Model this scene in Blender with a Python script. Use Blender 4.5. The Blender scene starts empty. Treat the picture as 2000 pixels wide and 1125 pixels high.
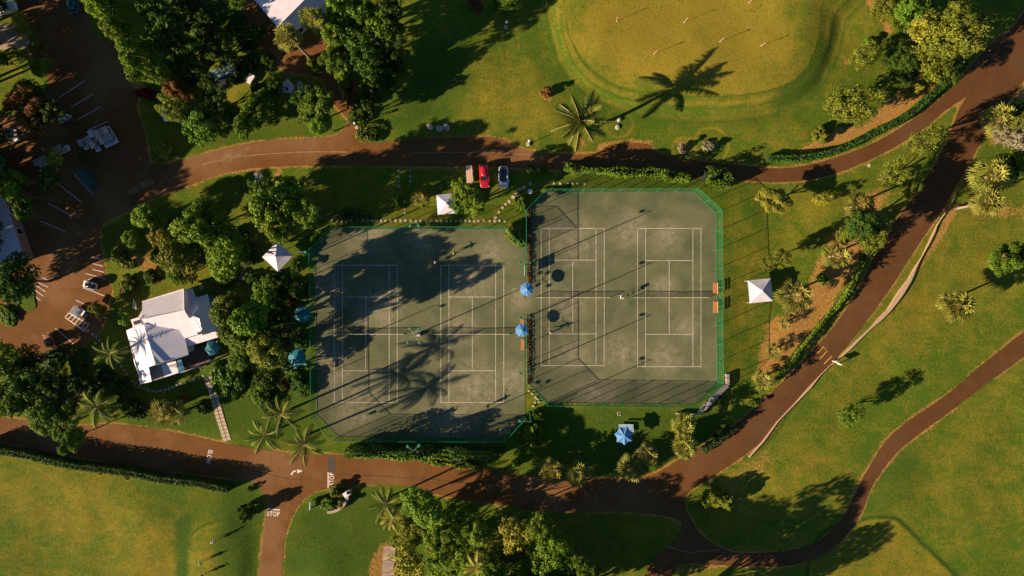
import bpy, bmesh, math, random
import numpy as np
from mathutils import Vector, Matrix

# ------------------------------------------------------------------ camera, sky, sun
CAM_H = 121.0
PPM = 11.23                      # photograph pixels per metre on the ground
SUN_EL, SUN_AZ = 20.3, 23.5      # elevation; direction in which shadows fall (deg from +X)
sc = bpy.context.scene
cam = bpy.data.objects.new('camera', bpy.data.cameras.new('camera'))
sc.collection.objects.link(cam); sc.camera = cam
cam.location = (0, 0, CAM_H)
cam.data.sensor_fit = 'HORIZONTAL'
cam.data.angle = 2 * math.atan((1000 / PPM) / CAM_H)
cam.data.clip_start = 1; cam.data.clip_end = 20000

world = bpy.data.worlds.new("World"); sc.world = world; world.use_nodes = True
wn = world.node_tree
sky = wn.nodes.new('ShaderNodeTexSky'); sky.sky_type = 'NISHITA'; sky.sun_disc = False
sky.sun_elevation = math.radians(SUN_EL)
sky.sun_rotation = math.radians(270 - SUN_AZ)
sky.altitude = 0; sky.air_density = 0.75; sky.dust_density = 0.0; sky.ozone_density = 4.0
wn.links.new(sky.outputs[0], wn.nodes['Background'].inputs[0])
wn.nodes['Background'].inputs[1].default_value = 0.05

sd = bpy.data.lights.new('sun', 'SUN'); sd.energy = 5.0; sd.angle = math.radians(0.5)
sd.color = (1.0, 0.78, 0.56)
so = bpy.data.objects.new('sun', sd); sc.collection.objects.link(so)
_el, _az = math.radians(SUN_EL), math.radians(SUN_AZ)
SUNV = Vector((math.cos(_el) * math.cos(_az), math.cos(_el) * math.sin(_az), -math.sin(_el)))
so.rotation_euler = SUNV.to_track_quat('-Z', 'Y').to_euler(); so.location = (-60, -30, 60)
sc.view_settings.view_transform = 'Standard'; sc.view_settings.look = 'None'
sc.view_settings.gamma = 1.0; sc.view_settings.exposure = 1.15
sc.cycles.use_denoising = True
sc.cycles.max_bounces = 6; sc.cycles.transparent_max_bounces = 24

rng = np.random.default_rng(7); random.seed(7)
COL = sc.collection

# ------------------------------------------------------------------ helpers
def P(px, py, z=0.0):
    """world point at height z seen at photograph pixel (px, py)"""
    k = (1 - z / CAM_H) / PPM
    return Vector(((px - 1000) * k, (562.5 - py) * k, z))

def tag(o, label=None, cat=None, group=None, kind=None):
    if label: o['label'] = label
    if cat: o['category'] = cat
    if group: o['group'] = group
    if kind: o['kind'] = kind
    return o

def empty(name, loc=(0, 0, 0), rz=0.0):
    o = bpy.data.objects.new(name, None); COL.objects.link(o)
    o.location = loc; o.rotation_euler = (0, 0, rz); o.empty_display_size = 0.3
    return o

def link(name, me, m=None, parent=None, loc=None, rz=0.0):
    o = bpy.data.objects.new(name, me); COL.objects.link(o)
    if m is not None:
        if not me.materials: me.materials.append(m)
    if parent is not None: o.parent = parent
    if loc is not None: o.location = loc
    o.rotation_euler = (0, 0, rz)
    return o

def copy_tree(o, parent=None):
    c = o.copy(); COL.objects.link(c); c.parent = parent
    for ch in list(o.children): copy_tree(ch, c)
    return c

class MB:
    """collects shapes into one mesh"""
    def __init__(s): s.v = []; s.f = []
    def add(s, vs, fs):
        b = len(s.v); s.v += [tuple(v) for v in vs]; s.f += [tuple(b + i for i in f) for f in fs]; return s
    def box(s, c, d, rz=0.0, rx=0.0, ry=0.0):
        R = Matrix.Rotation(rz, 3, 'Z') @ Matrix.Rotation(ry, 3, 'Y') @ Matrix.Rotation(rx, 3, 'X')
        vs = [Vector(c) + R @ Vector((x * d[0] / 2, y * d[1] / 2, z * d[2] / 2)) for x in (-1, 1) for y in (-1, 1) for z in (-1, 1)]
        return s.add(vs, [(0, 1, 3, 2), (4, 6, 7, 5), (0, 4, 5, 1), (2, 3, 7, 6), (0, 2, 6, 4), (1, 5, 7, 3)])
    def tube(s, pts, r, n=6, cap=True):
        pts = [Vector(p) for p in pts]; m = len(pts)
        rs = r if isinstance(r, (list, tuple)) else [r] * m
        rings = []
        for i, p in enumerate(pts):
            d = (pts[min(i + 1, m - 1)] - pts[max(i - 1, 0)]).normalized()
            a = d.orthogonal().normalized() if abs(d.z) > .9 else d.cross(Vector((0, 0, 1))).normalized()
            b = d.cross(a)
            rings.append([p + (a * math.cos(2 * math.pi * k / n) + b * math.sin(2 * math.pi * k / n)) * rs[i] for k in range(n)])
        vs = [v for r_ in rings for v in r_]
        fs = [(i * n + k, i * n + (k + 1) % n, (i + 1) * n + (k + 1) % n, (i + 1) * n + k) for i in range(m - 1) for k in range(n)]
        if cap: fs += [tuple(range(n))[::-1], tuple((m - 1) * n + k for k in range(n))]
        return s.add(vs, fs)
    def prism(s, poly, z0, z1):
        n = len(poly); vs = [(p[0], p[1], z0) for p in poly] + [(p[0], p[1], z1) for p in poly]
        return s.add(vs, [tuple(range(n))[::-1], tuple(range(n, 2 * n))] + [(i, (i + 1) % n, n + (i + 1) % n, n + i) for i in range(n)])
    def slab(s, pts, t=0.15):
        """thick sheet under polygon pts (3D)"""
        n = len(pts); top = [Vector(p) for p in pts]; bot = [p - Vector((0, 0, t)) for p in top]
        return s.add(top + bot, [tuple(range(n)), tuple(range(n, 2 * n))[::-1]] + [(i, n + i, n + (i + 1) % n, (i + 1) % n) for i in range(n)])
    def lathe(s, prof, n=16, c=(0, 0, 0), sx=1, sy=1):
        vs = [(c[0] + r * math.cos(2 * math.pi * k / n) * sx, c[1] + r * math.sin(2 * math.pi * k / n) * sy, c[2] + z) for r, z in prof for k in range(n)]
        fs = [(i * n + k, i * n + (k + 1) % n, (i + 1) * n + (k + 1) % n, (i + 1) * n + k) for i in range(len(prof) - 1) for k in range(n)]
        fs += [tuple(range(n))[::-1], tuple((len(prof) - 1) * n + k for k in range(n))]
        return s.add(vs, fs)
    def mesh(s, name, m=None, smooth=False, fix=True):
        me = bpy.data.meshes.new(name); me.from_pydata(s.v, [], s.f)
        if fix:
            bm = bmesh.new(); bm.from_mesh(me); bmesh.ops.recalc_face_normals(bm, faces=bm.faces); bm.to_mesh(me); bm.free()
        if m: me.materials.append(m)
        if smooth: me.polygons.foreach_set('use_smooth', [True] * len(me.polygons))
        me.update(); return me
    def build(s, name, m, parent=None, loc=None, rz=0.0, smooth=False, bevel=0.0):
        o = link(name, s.mesh(name, m, smooth), None, parent, loc, rz)
        if bevel:
            b = o.modifiers.new('b', 'BEVEL'); b.width = bevel; b.segments = 2; b.limit_method = 'ANGLE'
        return o

def smooth_path(pts, closed=True, step=6.0):
    pts = [Vector((p[0], p[1])) for p in pts]; n = len(pts); out = []
    for i in range(n if closed else n - 1):
        g = lambda j: pts[j % n] if closed else pts[max(0, min(n - 1, j))]
        p0, p1, p2, p3 = g(i - 1), g(i), g(i + 1), g(i + 2)
        k = max(1, int((p2 - p1).length / step))
        for a in range(k):
            t = a / k
            q = .5 * ((2 * p1) + (p2 - p0) * t + (2 * p0 - 5 * p1 + 4 * p2 - p3) * t * t + (3 * p1 - p0 - 3 * p2 + p3) * t ** 3)
            out.append((q.x, q.y))
    if not closed: out.append(tuple(pts[-1]))
    return out

def to_world(pxs): return [(float(P(x, y).x), float(P(x, y).y)) for x, y in pxs]

# ---- value noise + polygon distance in numpy
def vnoise(x, y, scale, seed=0):
    r = np.random.default_rng(seed); T = r.random((64, 64))
    u, v = x / scale, y / scale
    i, j = np.floor(u).astype(int), np.floor(v).astype(int); fu, fv = u - i, v - j
    fu = fu * fu * (3 - 2 * fu); fv = fv * fv * (3 - 2 * fv)
    g = lambda a, b: T[a % 64, b % 64]
    return (g(i, j) * (1 - fu) + g(i + 1, j) * fu) * (1 - fv) + (g(i, j + 1) * (1 - fu) + g(i + 1, j + 1) * fu) * fv

def sdist(x, y, poly):
    """signed distance (negative inside), world metres"""
    d = np.full(x.shape, 1e9); ins = np.zeros(x.shape, bool); n = len(poly)
    for i in range(n):
        ax, ay = poly[i]; bx, by = poly[(i + 1) % n]; ex, ey = bx - ax, by - ay
        L = ex * ex + ey * ey
        if L < 1e-12: continue
        t = np.clip(((x - ax) * ex + (y - ay) * ey) / L, 0, 1)
        d = np.minimum(d, (x - ax - t * ex) ** 2 + (y - ay - t * ey) ** 2)
        if ay != by:
            c = ((ay > y) != (by > y)) & (x < (bx - ax) * (y - ay) / (by - ay) + ax)
            ins ^= c
    d = np.sqrt(d); return np.where(ins, -d, d)

def sstep(a, b, x):
    t = np.clip((x - a) / (b - a), 0, 1); return t * t * (3 - 2 * t)

# ------------------------------------------------------------------ materials
def new_mat(name):
    m = bpy.data.materials.new(name); m.use_nodes = True
    nt = m.node_tree; return m, nt, nt.nodes['Principled BSDF']

def N(nt, kind, **kw):
    n = nt.nodes.new(kind)
    for k, v in kw.items(): setattr(n, k, v)
    return n

def noise(nt, vec, scale, detail=3, rough=.55, dist=0.0):
    n = N(nt, 'ShaderNodeTexNoise'); n.inputs['Scale'].default_value = scale
    n.inputs['Detail'].default_value = detail; n.inputs['Roughness'].default_value = rough
    n.inputs['Distortion'].default_value = dist
    nt.links.new(vec, n.inputs['Vector']); return n.outputs['Fac']

def mixc(nt, fac, a, b, blend='MIX'):
    n = N(nt, 'ShaderNodeMix', data_type='RGBA', blend_type=blend)
    for s, v in ((n.inputs[0], fac), (n.inputs[6], a), (n.inputs[7], b)):
        if isinstance(v, (int, float)): s.default_value = v
        elif isinstance(v, (tuple, list)): s.default_value = tuple(v)[:3] + (1,)
        else: nt.links.new(v, s)
    return n.outputs[2]

def mapr(nt, v, a, b, c=0.0, d=1.0):
    n = N(nt, 'ShaderNodeMapRange'); n.inputs[1].default_value = a; n.inputs[2].default_value = b
    n.inputs[3].default_value = c; n.inputs[4].default_value = d
    nt.links.new(v, n.inputs[0]); return n.outputs[0]

def math_(nt, op, a, b=None):
    n = N(nt, 'ShaderNodeMath', operation=op)
    for s, v in zip(n.inputs, (a, b)):
        if v is None: continue
        if isinstance(v, (int, float)): s.default_value = v
        else: nt.links.new(v, s)
    return n.outputs[0]

def bump(nt, b, h, strength, dist):
    n = N(nt, 'ShaderNodeBump'); n.inputs['Strength'].default_value = strength; n.inputs['Distance'].default_value = dist
    nt.links.new(h, n.inputs['Height']); nt.links.new(n.outputs[0], b.inputs['Normal'])

def gpos(nt): return N(nt, 'ShaderNodeNewGeometry').outputs['Position']
def opos(nt): return N(nt, 'ShaderNodeTexCoord').outputs['Object']

def simple(name, col, rough=.7, var=.25, scale=3.0, metal=0.0, bmp=0.0, spec=None, coords='obj'):
    m, nt, b = new_mat(name)
    v = opos(nt) if coords == 'obj' else gpos(nt)
    f = noise(nt, v, scale, 5, .6)
    dark = tuple(c * (1 - var) for c in col); lite = tuple(min(1, c * (1 + var * .6)) for c in col)
    nt.links.new(mixc(nt, mapr(nt, f, .3, .7), dark, lite), b.inputs['Base Color'])
    b.inputs['Roughness'].default_value = rough; b.inputs['Metallic'].default_value = metal
    if spec is not None: b.inputs['Specular IOR Level'].default_value = spec
    if bmp: bump(nt, b, f, bmp, .02)
    return m

def leafmat(name, a, b_, trans=.15, rough=.55):
    """leaf colours a (deep) .. b (fresh), mixed by a per-leaf tint; thin leaves let some light through"""
    m, nt, b = new_mat(name)
    at = N(nt, 'ShaderNodeAttribute'); at.attribute_name = 'tint'
    oi = N(nt, 'ShaderNodeObjectInfo')
    f = noise(nt, gpos(nt), .9, 3)
    k = math_(nt, 'ADD', math_(nt, 'MULTIPLY', at.outputs['Fac'], .6), math_(nt, 'MULTIPLY', mapr(nt, f, .3, .7), .4))
    c = mixc(nt, k, a, b_)
    w = mapr(nt, oi.outputs['Random'], 0, 1, .8, 1.15)
    hsv = N(nt, 'ShaderNodeHueSaturation'); nt.links.new(c, hsv.inputs['Color']); nt.links.new(w, hsv.inputs['Value'])
    nt.links.new(mapr(nt, oi.outputs['Random'], 0, 1, .485, .515), hsv.inputs['Hue'])
    nt.links.new(hsv.outputs[0], b.inputs['Base Color']); b.inputs['Roughness'].default_value = rough
    b.inputs['Specular IOR Level'].default_value = .12
    tr = N(nt, 'ShaderNodeBsdfTranslucent'); nt.links.new(hsv.outputs[0], tr.inputs['Color'])
    mx = N(nt, 'ShaderNodeMixShader'); mx.inputs[0].default_value = trans
    nt.links.new(b.outputs[0], mx.inputs[1]); nt.links.new(tr.outputs[0], mx.inputs[2])
    nt.links.new(mx.outputs[0], nt.nodes['Material Output'].inputs['Surface'])
    return m

M = {}
M['leaf'] = leafmat('leaf_green', (.024, .060, .005), (.15, .25, .016))
M['bright'] = leafmat('leaf_bright', (.040, .095, .006), (.21, .31, .020))
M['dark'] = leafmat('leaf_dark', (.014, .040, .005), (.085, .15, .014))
M['olive'] = leafmat('leaf_olive', (.05, .070, .008), (.23, .25, .022))
M['yellow'] = leafmat('leaf_yellow', (.14, .15, .010), (.42, .38, .045))
M['pale'] = leafmat('leaf_pale', (.14, .12, .07), (.34, .29, .18))
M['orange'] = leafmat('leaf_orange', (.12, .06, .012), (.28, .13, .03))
M['red'] = leafmat('leaf_red', (.08, .012, .01), (.30, .03, .025))
M['palm'] = leafmat('leaf_palm', (.022, .055, .004), (.17, .21, .018), .15, .6)
M['fan'] = leafmat('leaf_fan', (.07, .095, .010), (.38, .34, .06), .2, .6)
M['rib'] = simple('palm_rib', (.46, .36, .12), .6)
M['hedge'] = leafmat('leaf_hedge', (.018, .055, .006), (.075, .16, .014))
M['bark'] = simple('bark', (.16, .11, .07), .9, .4, 6, bmp=.6)
M['palm_bark'] = simple('palm_bark', (.30, .22, .15), .9, .35, 9, bmp=.5)
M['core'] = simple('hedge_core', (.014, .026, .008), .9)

def asphalt():
    m, nt, b = new_mat('asphalt'); g = gpos(nt); sx_ = N(nt, 'ShaderNodeSeparateXYZ'); nt.links.new(g, sx_.inputs[0])
    big = noise(nt, g, .06, 4, .6); mid = noise(nt, g, .5, 5, .65); fine = noise(nt, g, 9, 3, .7)
    c = mixc(nt, mapr(nt, mid, .3, .7), (.150, .062, .0145), (.200, .086, .020))
    st_ = noise(nt, g, .17, 6, .7, .8)
    c = mixc(nt, mapr(nt, st_, .30, .42, .5, 0), c, (.085, .040, .013))
    c = mixc(nt, mapr(nt, big, .48, .60, 0, .75), c, (.27, .14, .058))
    c = mixc(nt, mapr(nt, st_, .60, .70, 0, .55), c, (.30, .17, .08))
    crack = noise(nt, g, .8, 8, .75, 1.2)
    c = mixc(nt, mapr(nt, crack, .66, .72, 0, .45), c, (.36, .22, .12))
    c = mixc(nt, mapr(nt, fine, .35, .65, 0, .45), c, (.092, .043, .013))
    v = N(nt, 'ShaderNodeTexVoronoi', feature='DISTANCE_TO_EDGE'); v.inputs['Scale'].default_value = .11
    dv = N(nt, 'ShaderNodeVectorMath', operation='ADD'); nn = N(nt, 'ShaderNodeTexNoise'); nn.inputs['Scale'].default_value = .4
    nt.links.new(g, nn.inputs['Vector']); nt.links.new(g, dv.inputs[0]); nt.links.new(nn.outputs['Color'], dv.inputs[1])
    nt.links.new(dv.outputs[0], v.inputs['Vector'])
    c = mixc(nt, mapr(nt, v.outputs['Distance'], .0, .008, .28, 0), c, (.05, .032, .02))
    newer = math_(nt, 'ADD', sx_.outputs[0], mapr(nt, big, .3, .7, -14, 14))
    c = mixc(nt, mapr(nt, newer, 16, 44, 0, .72), c, mixc(nt, mapr(nt, mid, .3, .7), (.070, .030, .009), (.098, .042, .013)))
    nt.links.new(c, b.inputs['Base Color']); b.inputs['Roughness'].default_value = .92
    b.inputs['Specular IOR Level'].default_value = .2
    bump(nt, b, fine, .25, .03); return m
M['asphalt'] = asphalt()

def path_mat():
    m, nt, b = new_mat('path_asphalt'); g = gpos(nt)
    mid = noise(nt, g, .6, 5, .65); fine = noise(nt, g, 9, 3, .7)
    c = mixc(nt, mapr(nt, mid, .3, .7), (.075, .028, .010), (.112, .043, .015))
    c = mixc(nt, mapr(nt, fine, .35, .65, 0, .4), c, (.04, .024, .015))
    nt.links.new(c, b.inputs['Base Color']); b.inputs['Roughness'].default_value = .92
    b.inputs['Specular IOR Level'].default_value = .2
    bump(nt, b, fine, .25, .03); return m
M['path'] = path_mat()

def ground_mat():
    m, nt, b = new_mat('grass_ground'); g = gpos(nt)
    at = N(nt, 'ShaderNodeAttribute'); at.attribute_name = 'zone'
    sep = N(nt, 'ShaderNodeSeparateColor'); nt.links.new(at.outputs['Color'], sep.inputs[0])
    dirt, lush, dry = sep.outputs[0], sep.outputs[1], sep.outputs[2]
    big = noise(nt, g, .05, 5, .6); mid = noise(nt, g, .3, 5, .7, .6); fine = noise(nt, g, 2.6, 4, .75); tiny = noise(nt, g, 8.0, 3, .8)
    # stretched mowing and wear streaks
    mp = N(nt, 'ShaderNodeMapping'); mp.inputs['Rotation'].default_value = (0, 0, .35); mp.inputs['Scale'].default_value = (.25, 1.4, 1)
    nt.links.new(g, mp.inputs['Vector']); streak = noise(nt, mp.outputs[0], .8, 4, .7)
    a = math_(nt, 'ADD', dry, mapr(nt, mid, .32, .68, -.30, .30))
    a = math_(nt, 'ADD', a, mapr(nt, big, .35, .65, -.18, .18))
    a = math_(nt, 'ADD', a, mapr(nt, fine, .3, .7, -.34, .34))
    a = math_(nt, 'ADD', a, mapr(nt, streak, .35, .65, -.10, .10))
    a = mapr(nt, a, .05, 1.0)
    c = mixc(nt, a, (.076, .146, .0085), (.33, .245, .024))
    l = mapr(nt, math_(nt, 'ADD', lush, mapr(nt, fine, .3, .7, -.2, .2)), .2, .9)
    c = mixc(nt, l, c, (.044, .100, .008))
    d = math_(nt, 'ADD', dirt, mapr(nt, fine, .3, .7, -.30, .30))
    d = math_(nt, 'ADD', d, mapr(nt, mid, .3, .7, -.15, .15))
    brn = noise(nt, g, .55, 5, .75, 1.0); grit = noise(nt, g, 4.2, 3, .85)
    c = mixc(nt, mapr(nt, brn, .57, .70, 0, .55), c, (.20, .125, .026))
    c = mixc(nt, mapr(nt, brn, .42, .30, 0, .45), c, (.050, .115, .010))
    c = mixc(nt, mapr(nt, grit, .55, .72, 0, .45), c, (.30, .30, .07))
    c = mixc(nt, mapr(nt, grit, .45, .30, 0, .60), c, (.026, .045, .005))
    dm = mapr(nt, d, .32, .68)
    c = mixc(nt, dm, c, mixc(nt, mapr(nt, fine, .3, .7), (.32, .15, .034), (.58, .32, .088)))
    c = mixc(nt, mapr(nt, tiny, .35, .62, .50, 0), c, (.022, .036, .004))
    nt.links.new(c, b.inputs['Base Color']); b.inputs['Roughness'].default_value = .95
    b.inputs['Specular IOR Level'].default_value = .1
    h = math_(nt, 'ADD', fine, math_(nt, 'MULTIPLY', tiny, .6))
    bump(nt, b, h, .5, .16); return m
M['ground'] = ground_mat()

def court_mat():
    m, nt, b = new_mat('court_clay'); g = gpos(nt)
    mid = noise(nt, g, .22, 5, .62, .4); fine = noise(nt, g, 5, 4, .75); pat = noise(nt, g, .9, 6, .75)
    c = mixc(nt, mapr(nt, mid, .32, .68), (.094, .114, .052), (.182, .178, .084))
    worn = None
    blobs = [(640, 690, 40), (690, 800, 50), (640, 560, 50), (740, 600, 55), (900, 640, 40), (960, 500, 40), (1000, 740, 40), (1300, 560, 30), (1160, 770, 40), (1340, 640, 30), (1118, 470, 55), (1118, 690, 45), (1300, 462, 36), (1300, 700, 40), (920, 555, 45), (925, 755, 62), (665, 740, 40), (705, 770, 55),
             (1015, 580, 30), (720, 460, 60), (1230, 450, 45), (880, 820, 60), (1110, 600, 36), (1215, 690, 40), (820, 470, 40)]
    for x, y, r in blobs:
        w = P(x, y); vm = N(nt, 'ShaderNodeVectorMath', operation='DISTANCE'); vm.inputs[1].default_value = (w.x, w.y, 0)
        nt.links.new(g, vm.inputs[0]); q = mapr(nt, vm.outputs['Value'], r / PPM * 1.2, r / PPM * .15)
        worn = q if worn is None else math_(nt, 'MAXIMUM', worn, q)
    wm = math_(nt, 'MULTIPLY', worn, mapr(nt, pat, .36, .62, .12, 1))
    c = mixc(nt, math_(nt, 'MULTIPLY', wm, .9), c, (.36, .31, .19))
    sc_ = noise(nt, g, 2.2, 6, .8, 1.5)
    c = mixc(nt, math_(nt, 'MULTIPLY', mapr(nt, sc_, .57, .68, 0, .7), mapr(nt, mid, .4, .6, .2, 1)), c, (.34, .29, .17))
    spk = noise(nt, g, 4.5, 2, .5)
    c = mixc(nt, math_(nt, 'MULTIPLY', mapr(nt, spk, .62, .70, 0, .8), math_(nt, 'ADD', wm, .12)), c, (.50, .44, .30))
    c = mixc(nt, mapr(nt, fine, .35, .65, .35, 0), c, (.05, .058, .034))
    nt.links.new(c, b.inputs['Base Color']); b.inputs['Roughness'].default_value = .95
    b.inputs['Specular IOR Level'].default_value = .15
    bump(nt, b, fine, .2, .03); return m
M['court'] = court_mat()

def roof_mat(name, col, ang, period=.45):
    """painted roof slats: thin courses as bump plus stains"""
    m, nt, b = new_mat(name); g = gpos(nt)
    mp = N(nt, 'ShaderNodeMapping'); mp.inputs['Rotation'].default_value = (0, 0, ang); nt.links.new(g, mp.inputs['Vector'])
    wv = N(nt, 'ShaderNodeTexWave', bands_direction='X'); wv.inputs['Scale'].default_value = .314 / period; wv.inputs['Distortion'].default_value = .05
    nt.links.new(mp.outputs[0], wv.inputs['Vector'])
    st = noise(nt, g, .8, 6, .7)
    c = mixc(nt, mapr(nt, st, .3, .75), tuple(x * .82 for x in col), col)
    c = mixc(nt, mapr(nt, wv.outputs['Fac'], 0, .25, .08, 0), c, tuple(x * .45 for x in col))
    nt.links.new(c, b.inputs['Base Color']); b.inputs['Roughness'].default_value = .6
    bump(nt, b, wv.outputs['Fac'], .10, .03); return m
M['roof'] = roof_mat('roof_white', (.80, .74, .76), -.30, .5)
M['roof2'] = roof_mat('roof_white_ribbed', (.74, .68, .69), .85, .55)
M['roof_shaded'] = roof_mat('roof_white_shaded', (.64, .62, .68), 1.27, .5)
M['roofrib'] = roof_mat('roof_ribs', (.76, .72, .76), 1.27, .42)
M['white'] = simple('white_paint', (.80, .74, .72), .55, .12, 4)
M['wall'] = simple('painted_wall', (.62, .56, .52), .8, .2, 1.5)
M['line'] = simple('line_paint', (.78, .68, .58), .8, .25, 5, coords='g')
M['courtline'] = simple('court_tape', (.60, .52, .40), .8, .45, 1.6, coords='g')
M['park'] = simple('parking_paint', (.62, .57, .54), .8, .35, 3, coords='g')
M['yellow_paint'] = simple('yellow_paint', (.62, .30, .06), .8, .25, 5, coords='g')
M['tan'] = simple('tan_canvas', (.34, .28, .20), .8)
M['teal'] = simple('teal_canvas', (.02, .20, .28), .7)
M['blue'] = simple('blue_canvas', (.085, .25, .50), .7, .15, 2)
M['blue_dark'] = simple('teal_blue_canvas', (.010, .18, .21), .7, .15, 2)
M['canvas'] = simple('white_canvas', (.60, .56, .60), .7, .12, 1.2)
M['green'] = simple('green_powder_coat', (.01, .21, .10), .45, .12)
M['green_lamp'] = simple('green_lamp_housing', (.012, .20, .10), .5, .12)
M['steel'] = simple('galvanised', (.45, .45, .42), .4, .15, 8, metal=.6)
M['darkmetal'] = simple('dark_metal', (.03, .03, .03), .5)
M['wood'] = simple('warm_wood', (.48, .20, .07), .65, .3, 5)
M['plank'] = simple('pale_plank', (.66, .44, .32), .7, .18, 3)
M['terrace'] = simple('salmon_wall', (.42, .19, .15), .8, .3, 2)
M['deck'] = simple('brown_deck', (.12, .075, .045), .8, .35, 2)
M['stone'] = simple('pale_stone', (.52, .40, .27), .9, .3, 3, bmp=.5)
M['greystone'] = simple('grey_slab', (.36, .32, .28), .9, .3, 3)
M['rock'] = simple('rock', (.42, .35, .28), .9, .45, 2.5, bmp=.8)
M['wallstone'] = simple('wall_stone', (.42, .33, .27), .9, .4, 4, bmp=.7)
M['gravel'] = simple('gravel', (.50, .34, .20), .95, .35, 6, bmp=.7, coords='g')
M['sand'] = simple('concrete_slab', (.38, .28, .19), .95, .5, .8, coords='g')
M['mulch'] = simple('mulch', (.17, .09, .05), .95, .45, 3, bmp=.8, coords='g')
M['drystraw'] = simple('dry_straw', (.42, .27, .13), .95, .4, 5, bmp=.9)
M['glass'] = simple('dark_glass', (.012, .016, .018), .08, .1); M['glass'].node_tree.nodes['Principled BSDF'].inputs['Specular IOR Level'].default_value = .8
M['tyre'] = simple('rubber', (.02, .02, .02), .85)
M['red_paint'] = simple('red_car_paint', (.36, .012, .018), .22, .08); M['white_paint'] = simple('white_car_paint', (.72, .70, .68), .25, .06)
M['green_paint'] = simple('dark_green_car_paint', (.02, .10, .09), .25, .06); M['brown_paint'] = simple('rusty_brown_paint', (.22, .09, .05), .5, .3)
M['skin'] = simple('skin', (.45, .25, .16), .6, .1); M['hair'] = simple('hair', (.05, .03, .02), .7)
M['cl_yellow'] = simple('yellow_green_shirt', (.50, .58, .03), .8, .1); M['cl_white'] = simple('white_cloth', (.72, .68, .66), .8, .1)
M['cl_red'] = simple('red_cloth', (.62, .05, .06), .8, .1); M['cl_dark'] = simple('dark_cloth', (.03, .03, .035), .8, .1)
M['cl_blue'] = simple('pale_blue_cloth', (.35, .50, .62), .8, .1); M['cl_tan'] = simple('khaki_cloth', (.42, .32, .20), .8, .1)
M['cl_green'] = simple('green_cloth', (.18, .45, .25), .8, .1)
M['grey_tarp'] = simple('white_tarp', (.55, .52, .55), .7, .25, 1.5, bmp=.6)
M['ball'] = simple('ball_felt', (.62, .70, .10), .9)
M['darkgreen_roof'] = simple('dark_green_sheet', (.03, .075, .065), .6, .25, 1)
M['pool'] = simple('blue_awning', (.08, .42, .62), .6)

def mesh_mat(name, col, alpha):
    """woven screen: real holes are far below pixel size, so the weave is a fixed coverage"""
    m, nt, b = new_mat(name); f = noise(nt, gpos(nt), 1.2, 3)
    nt.links.new(mixc(nt, mapr(nt, f, .3, .7), tuple(c * .75 for c in col), col), b.inputs['Base Color'])
    b.inputs['Roughness'].default_value = .8
    t = N(nt, 'ShaderNodeBsdfTransparent'); mx = N(nt, 'ShaderNodeMixShader')
    nt.links.new(mapr(nt, f, .3, .7, alpha * .9, alpha * 1.1), mx.inputs[0])
    nt.links.new(t.outputs[0], mx.inputs[1]); nt.links.new(b.outputs[0], mx.inputs[2])
    nt.links.new(mx.outputs[0], nt.nodes['Material Output'].inputs['Surface']); return m
M['link'] = mesh_mat('green_chain_link', (.010, .18, .065), .24)
M['screen'] = mesh_mat('green_windscreen', (.008, .13, .045), .24)
M['net'] = mesh_mat('net_mesh', (.02, .035, .025), .36)
# ------------------------------------------------------------------ the setting: outlines traced as ground plans (metres after to_world)
ROAD_N = [(240, 412), (262, 330), (288, 322), (300, 318), (330, 320), (400, 300), (470, 283), (540, 273), (640, 268), (668, 256), (680, 240), (672, 225), (650, 200), (636, 170),
          (620, 150), (560, 140), (536, 120), (500, 80), (470, 30), (452, -10), (420, -60), (480, -70), (510, -10), (530, 50), (562, 95), (600, 70), (635, 55), (650, 75), (634, 95),
          (638, 120), (656, 160), (672, 200), (688, 236), (702, 262), (735, 279), (800, 271), (900, 268), (975, 270), (1020, 291), (1080, 300), (1160, 300), (1195, 282), (1262, 281),
          (1290, 300), (1380, 316), (1480, 326), (1540, 328), (1610, 314), (1700, 282), (1780, 235), (1850, 180), (1900, 125), (1930, 92), (1962, 66), (1972, 84), (1950, 110), (1915, 158),
          (1885, 190), (1850, 213), (1790, 262), (1700, 312), (1610, 345), (1530, 356), (1460, 353), (1300, 345), (1050, 330), (900, 326), (640, 323), (520, 327), (450, 336), (390, 355), (300, 387)]
ROAD_E = [(2010, 20), (1985, 45), (1945, 95), (1880, 200), (1842, 290), (1800, 360), (1725, 470), (1662, 590), (1590, 682), (1500, 772), (1425, 838), (1340, 888), (1262, 930), (1150, 934),
          (1000, 925), (930, 912), (800, 899), (680, 890), (560, 884), (490, 874), (430, 864), (330, 843), (225, 829), (150, 832), (60, 822), (-60, 812), (-60, 850), (0, 862), (150, 892),
          (300, 916), (430, 932), (495, 942), (512, 960), (522, 985), (518, 1020), (512, 1070), (508, 1140), (548, 1140), (554, 1060), (572, 1005), (598, 972), (645, 953), (720, 946),
          (800, 950), (852, 965), (950, 982), (1080, 1000), (1230, 1000), (1322, 1015), (1326, 1045), (1300, 1072), (1270, 1100), (1262, 1140), (1300, 1140), (1330, 1102), (1400, 1104),
          (1480, 1106), (1545, 1104), (1605, 1086), (1650, 1050), (1682, 1002), (1706, 945), (1758, 878), (1850, 808), (1940, 740), (2060, 650), (2040, 622), (1925, 706), (1850, 770),
          (1745, 845), (1690, 925), (1652, 1000), (1606, 1052), (1545, 1074), (1450, 1080), (1408, 1070), (1368, 1042), (1345, 1005), (1338, 985), (1344, 962), (1370, 944), (1430, 906),
          (1490, 860), (1540, 800), (1600, 740), (1642, 690), (1692, 628), (1742, 558), (1792, 480), (1846, 400), (1882, 338), (1922, 268), (1962, 208), (2060, 60)]
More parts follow.
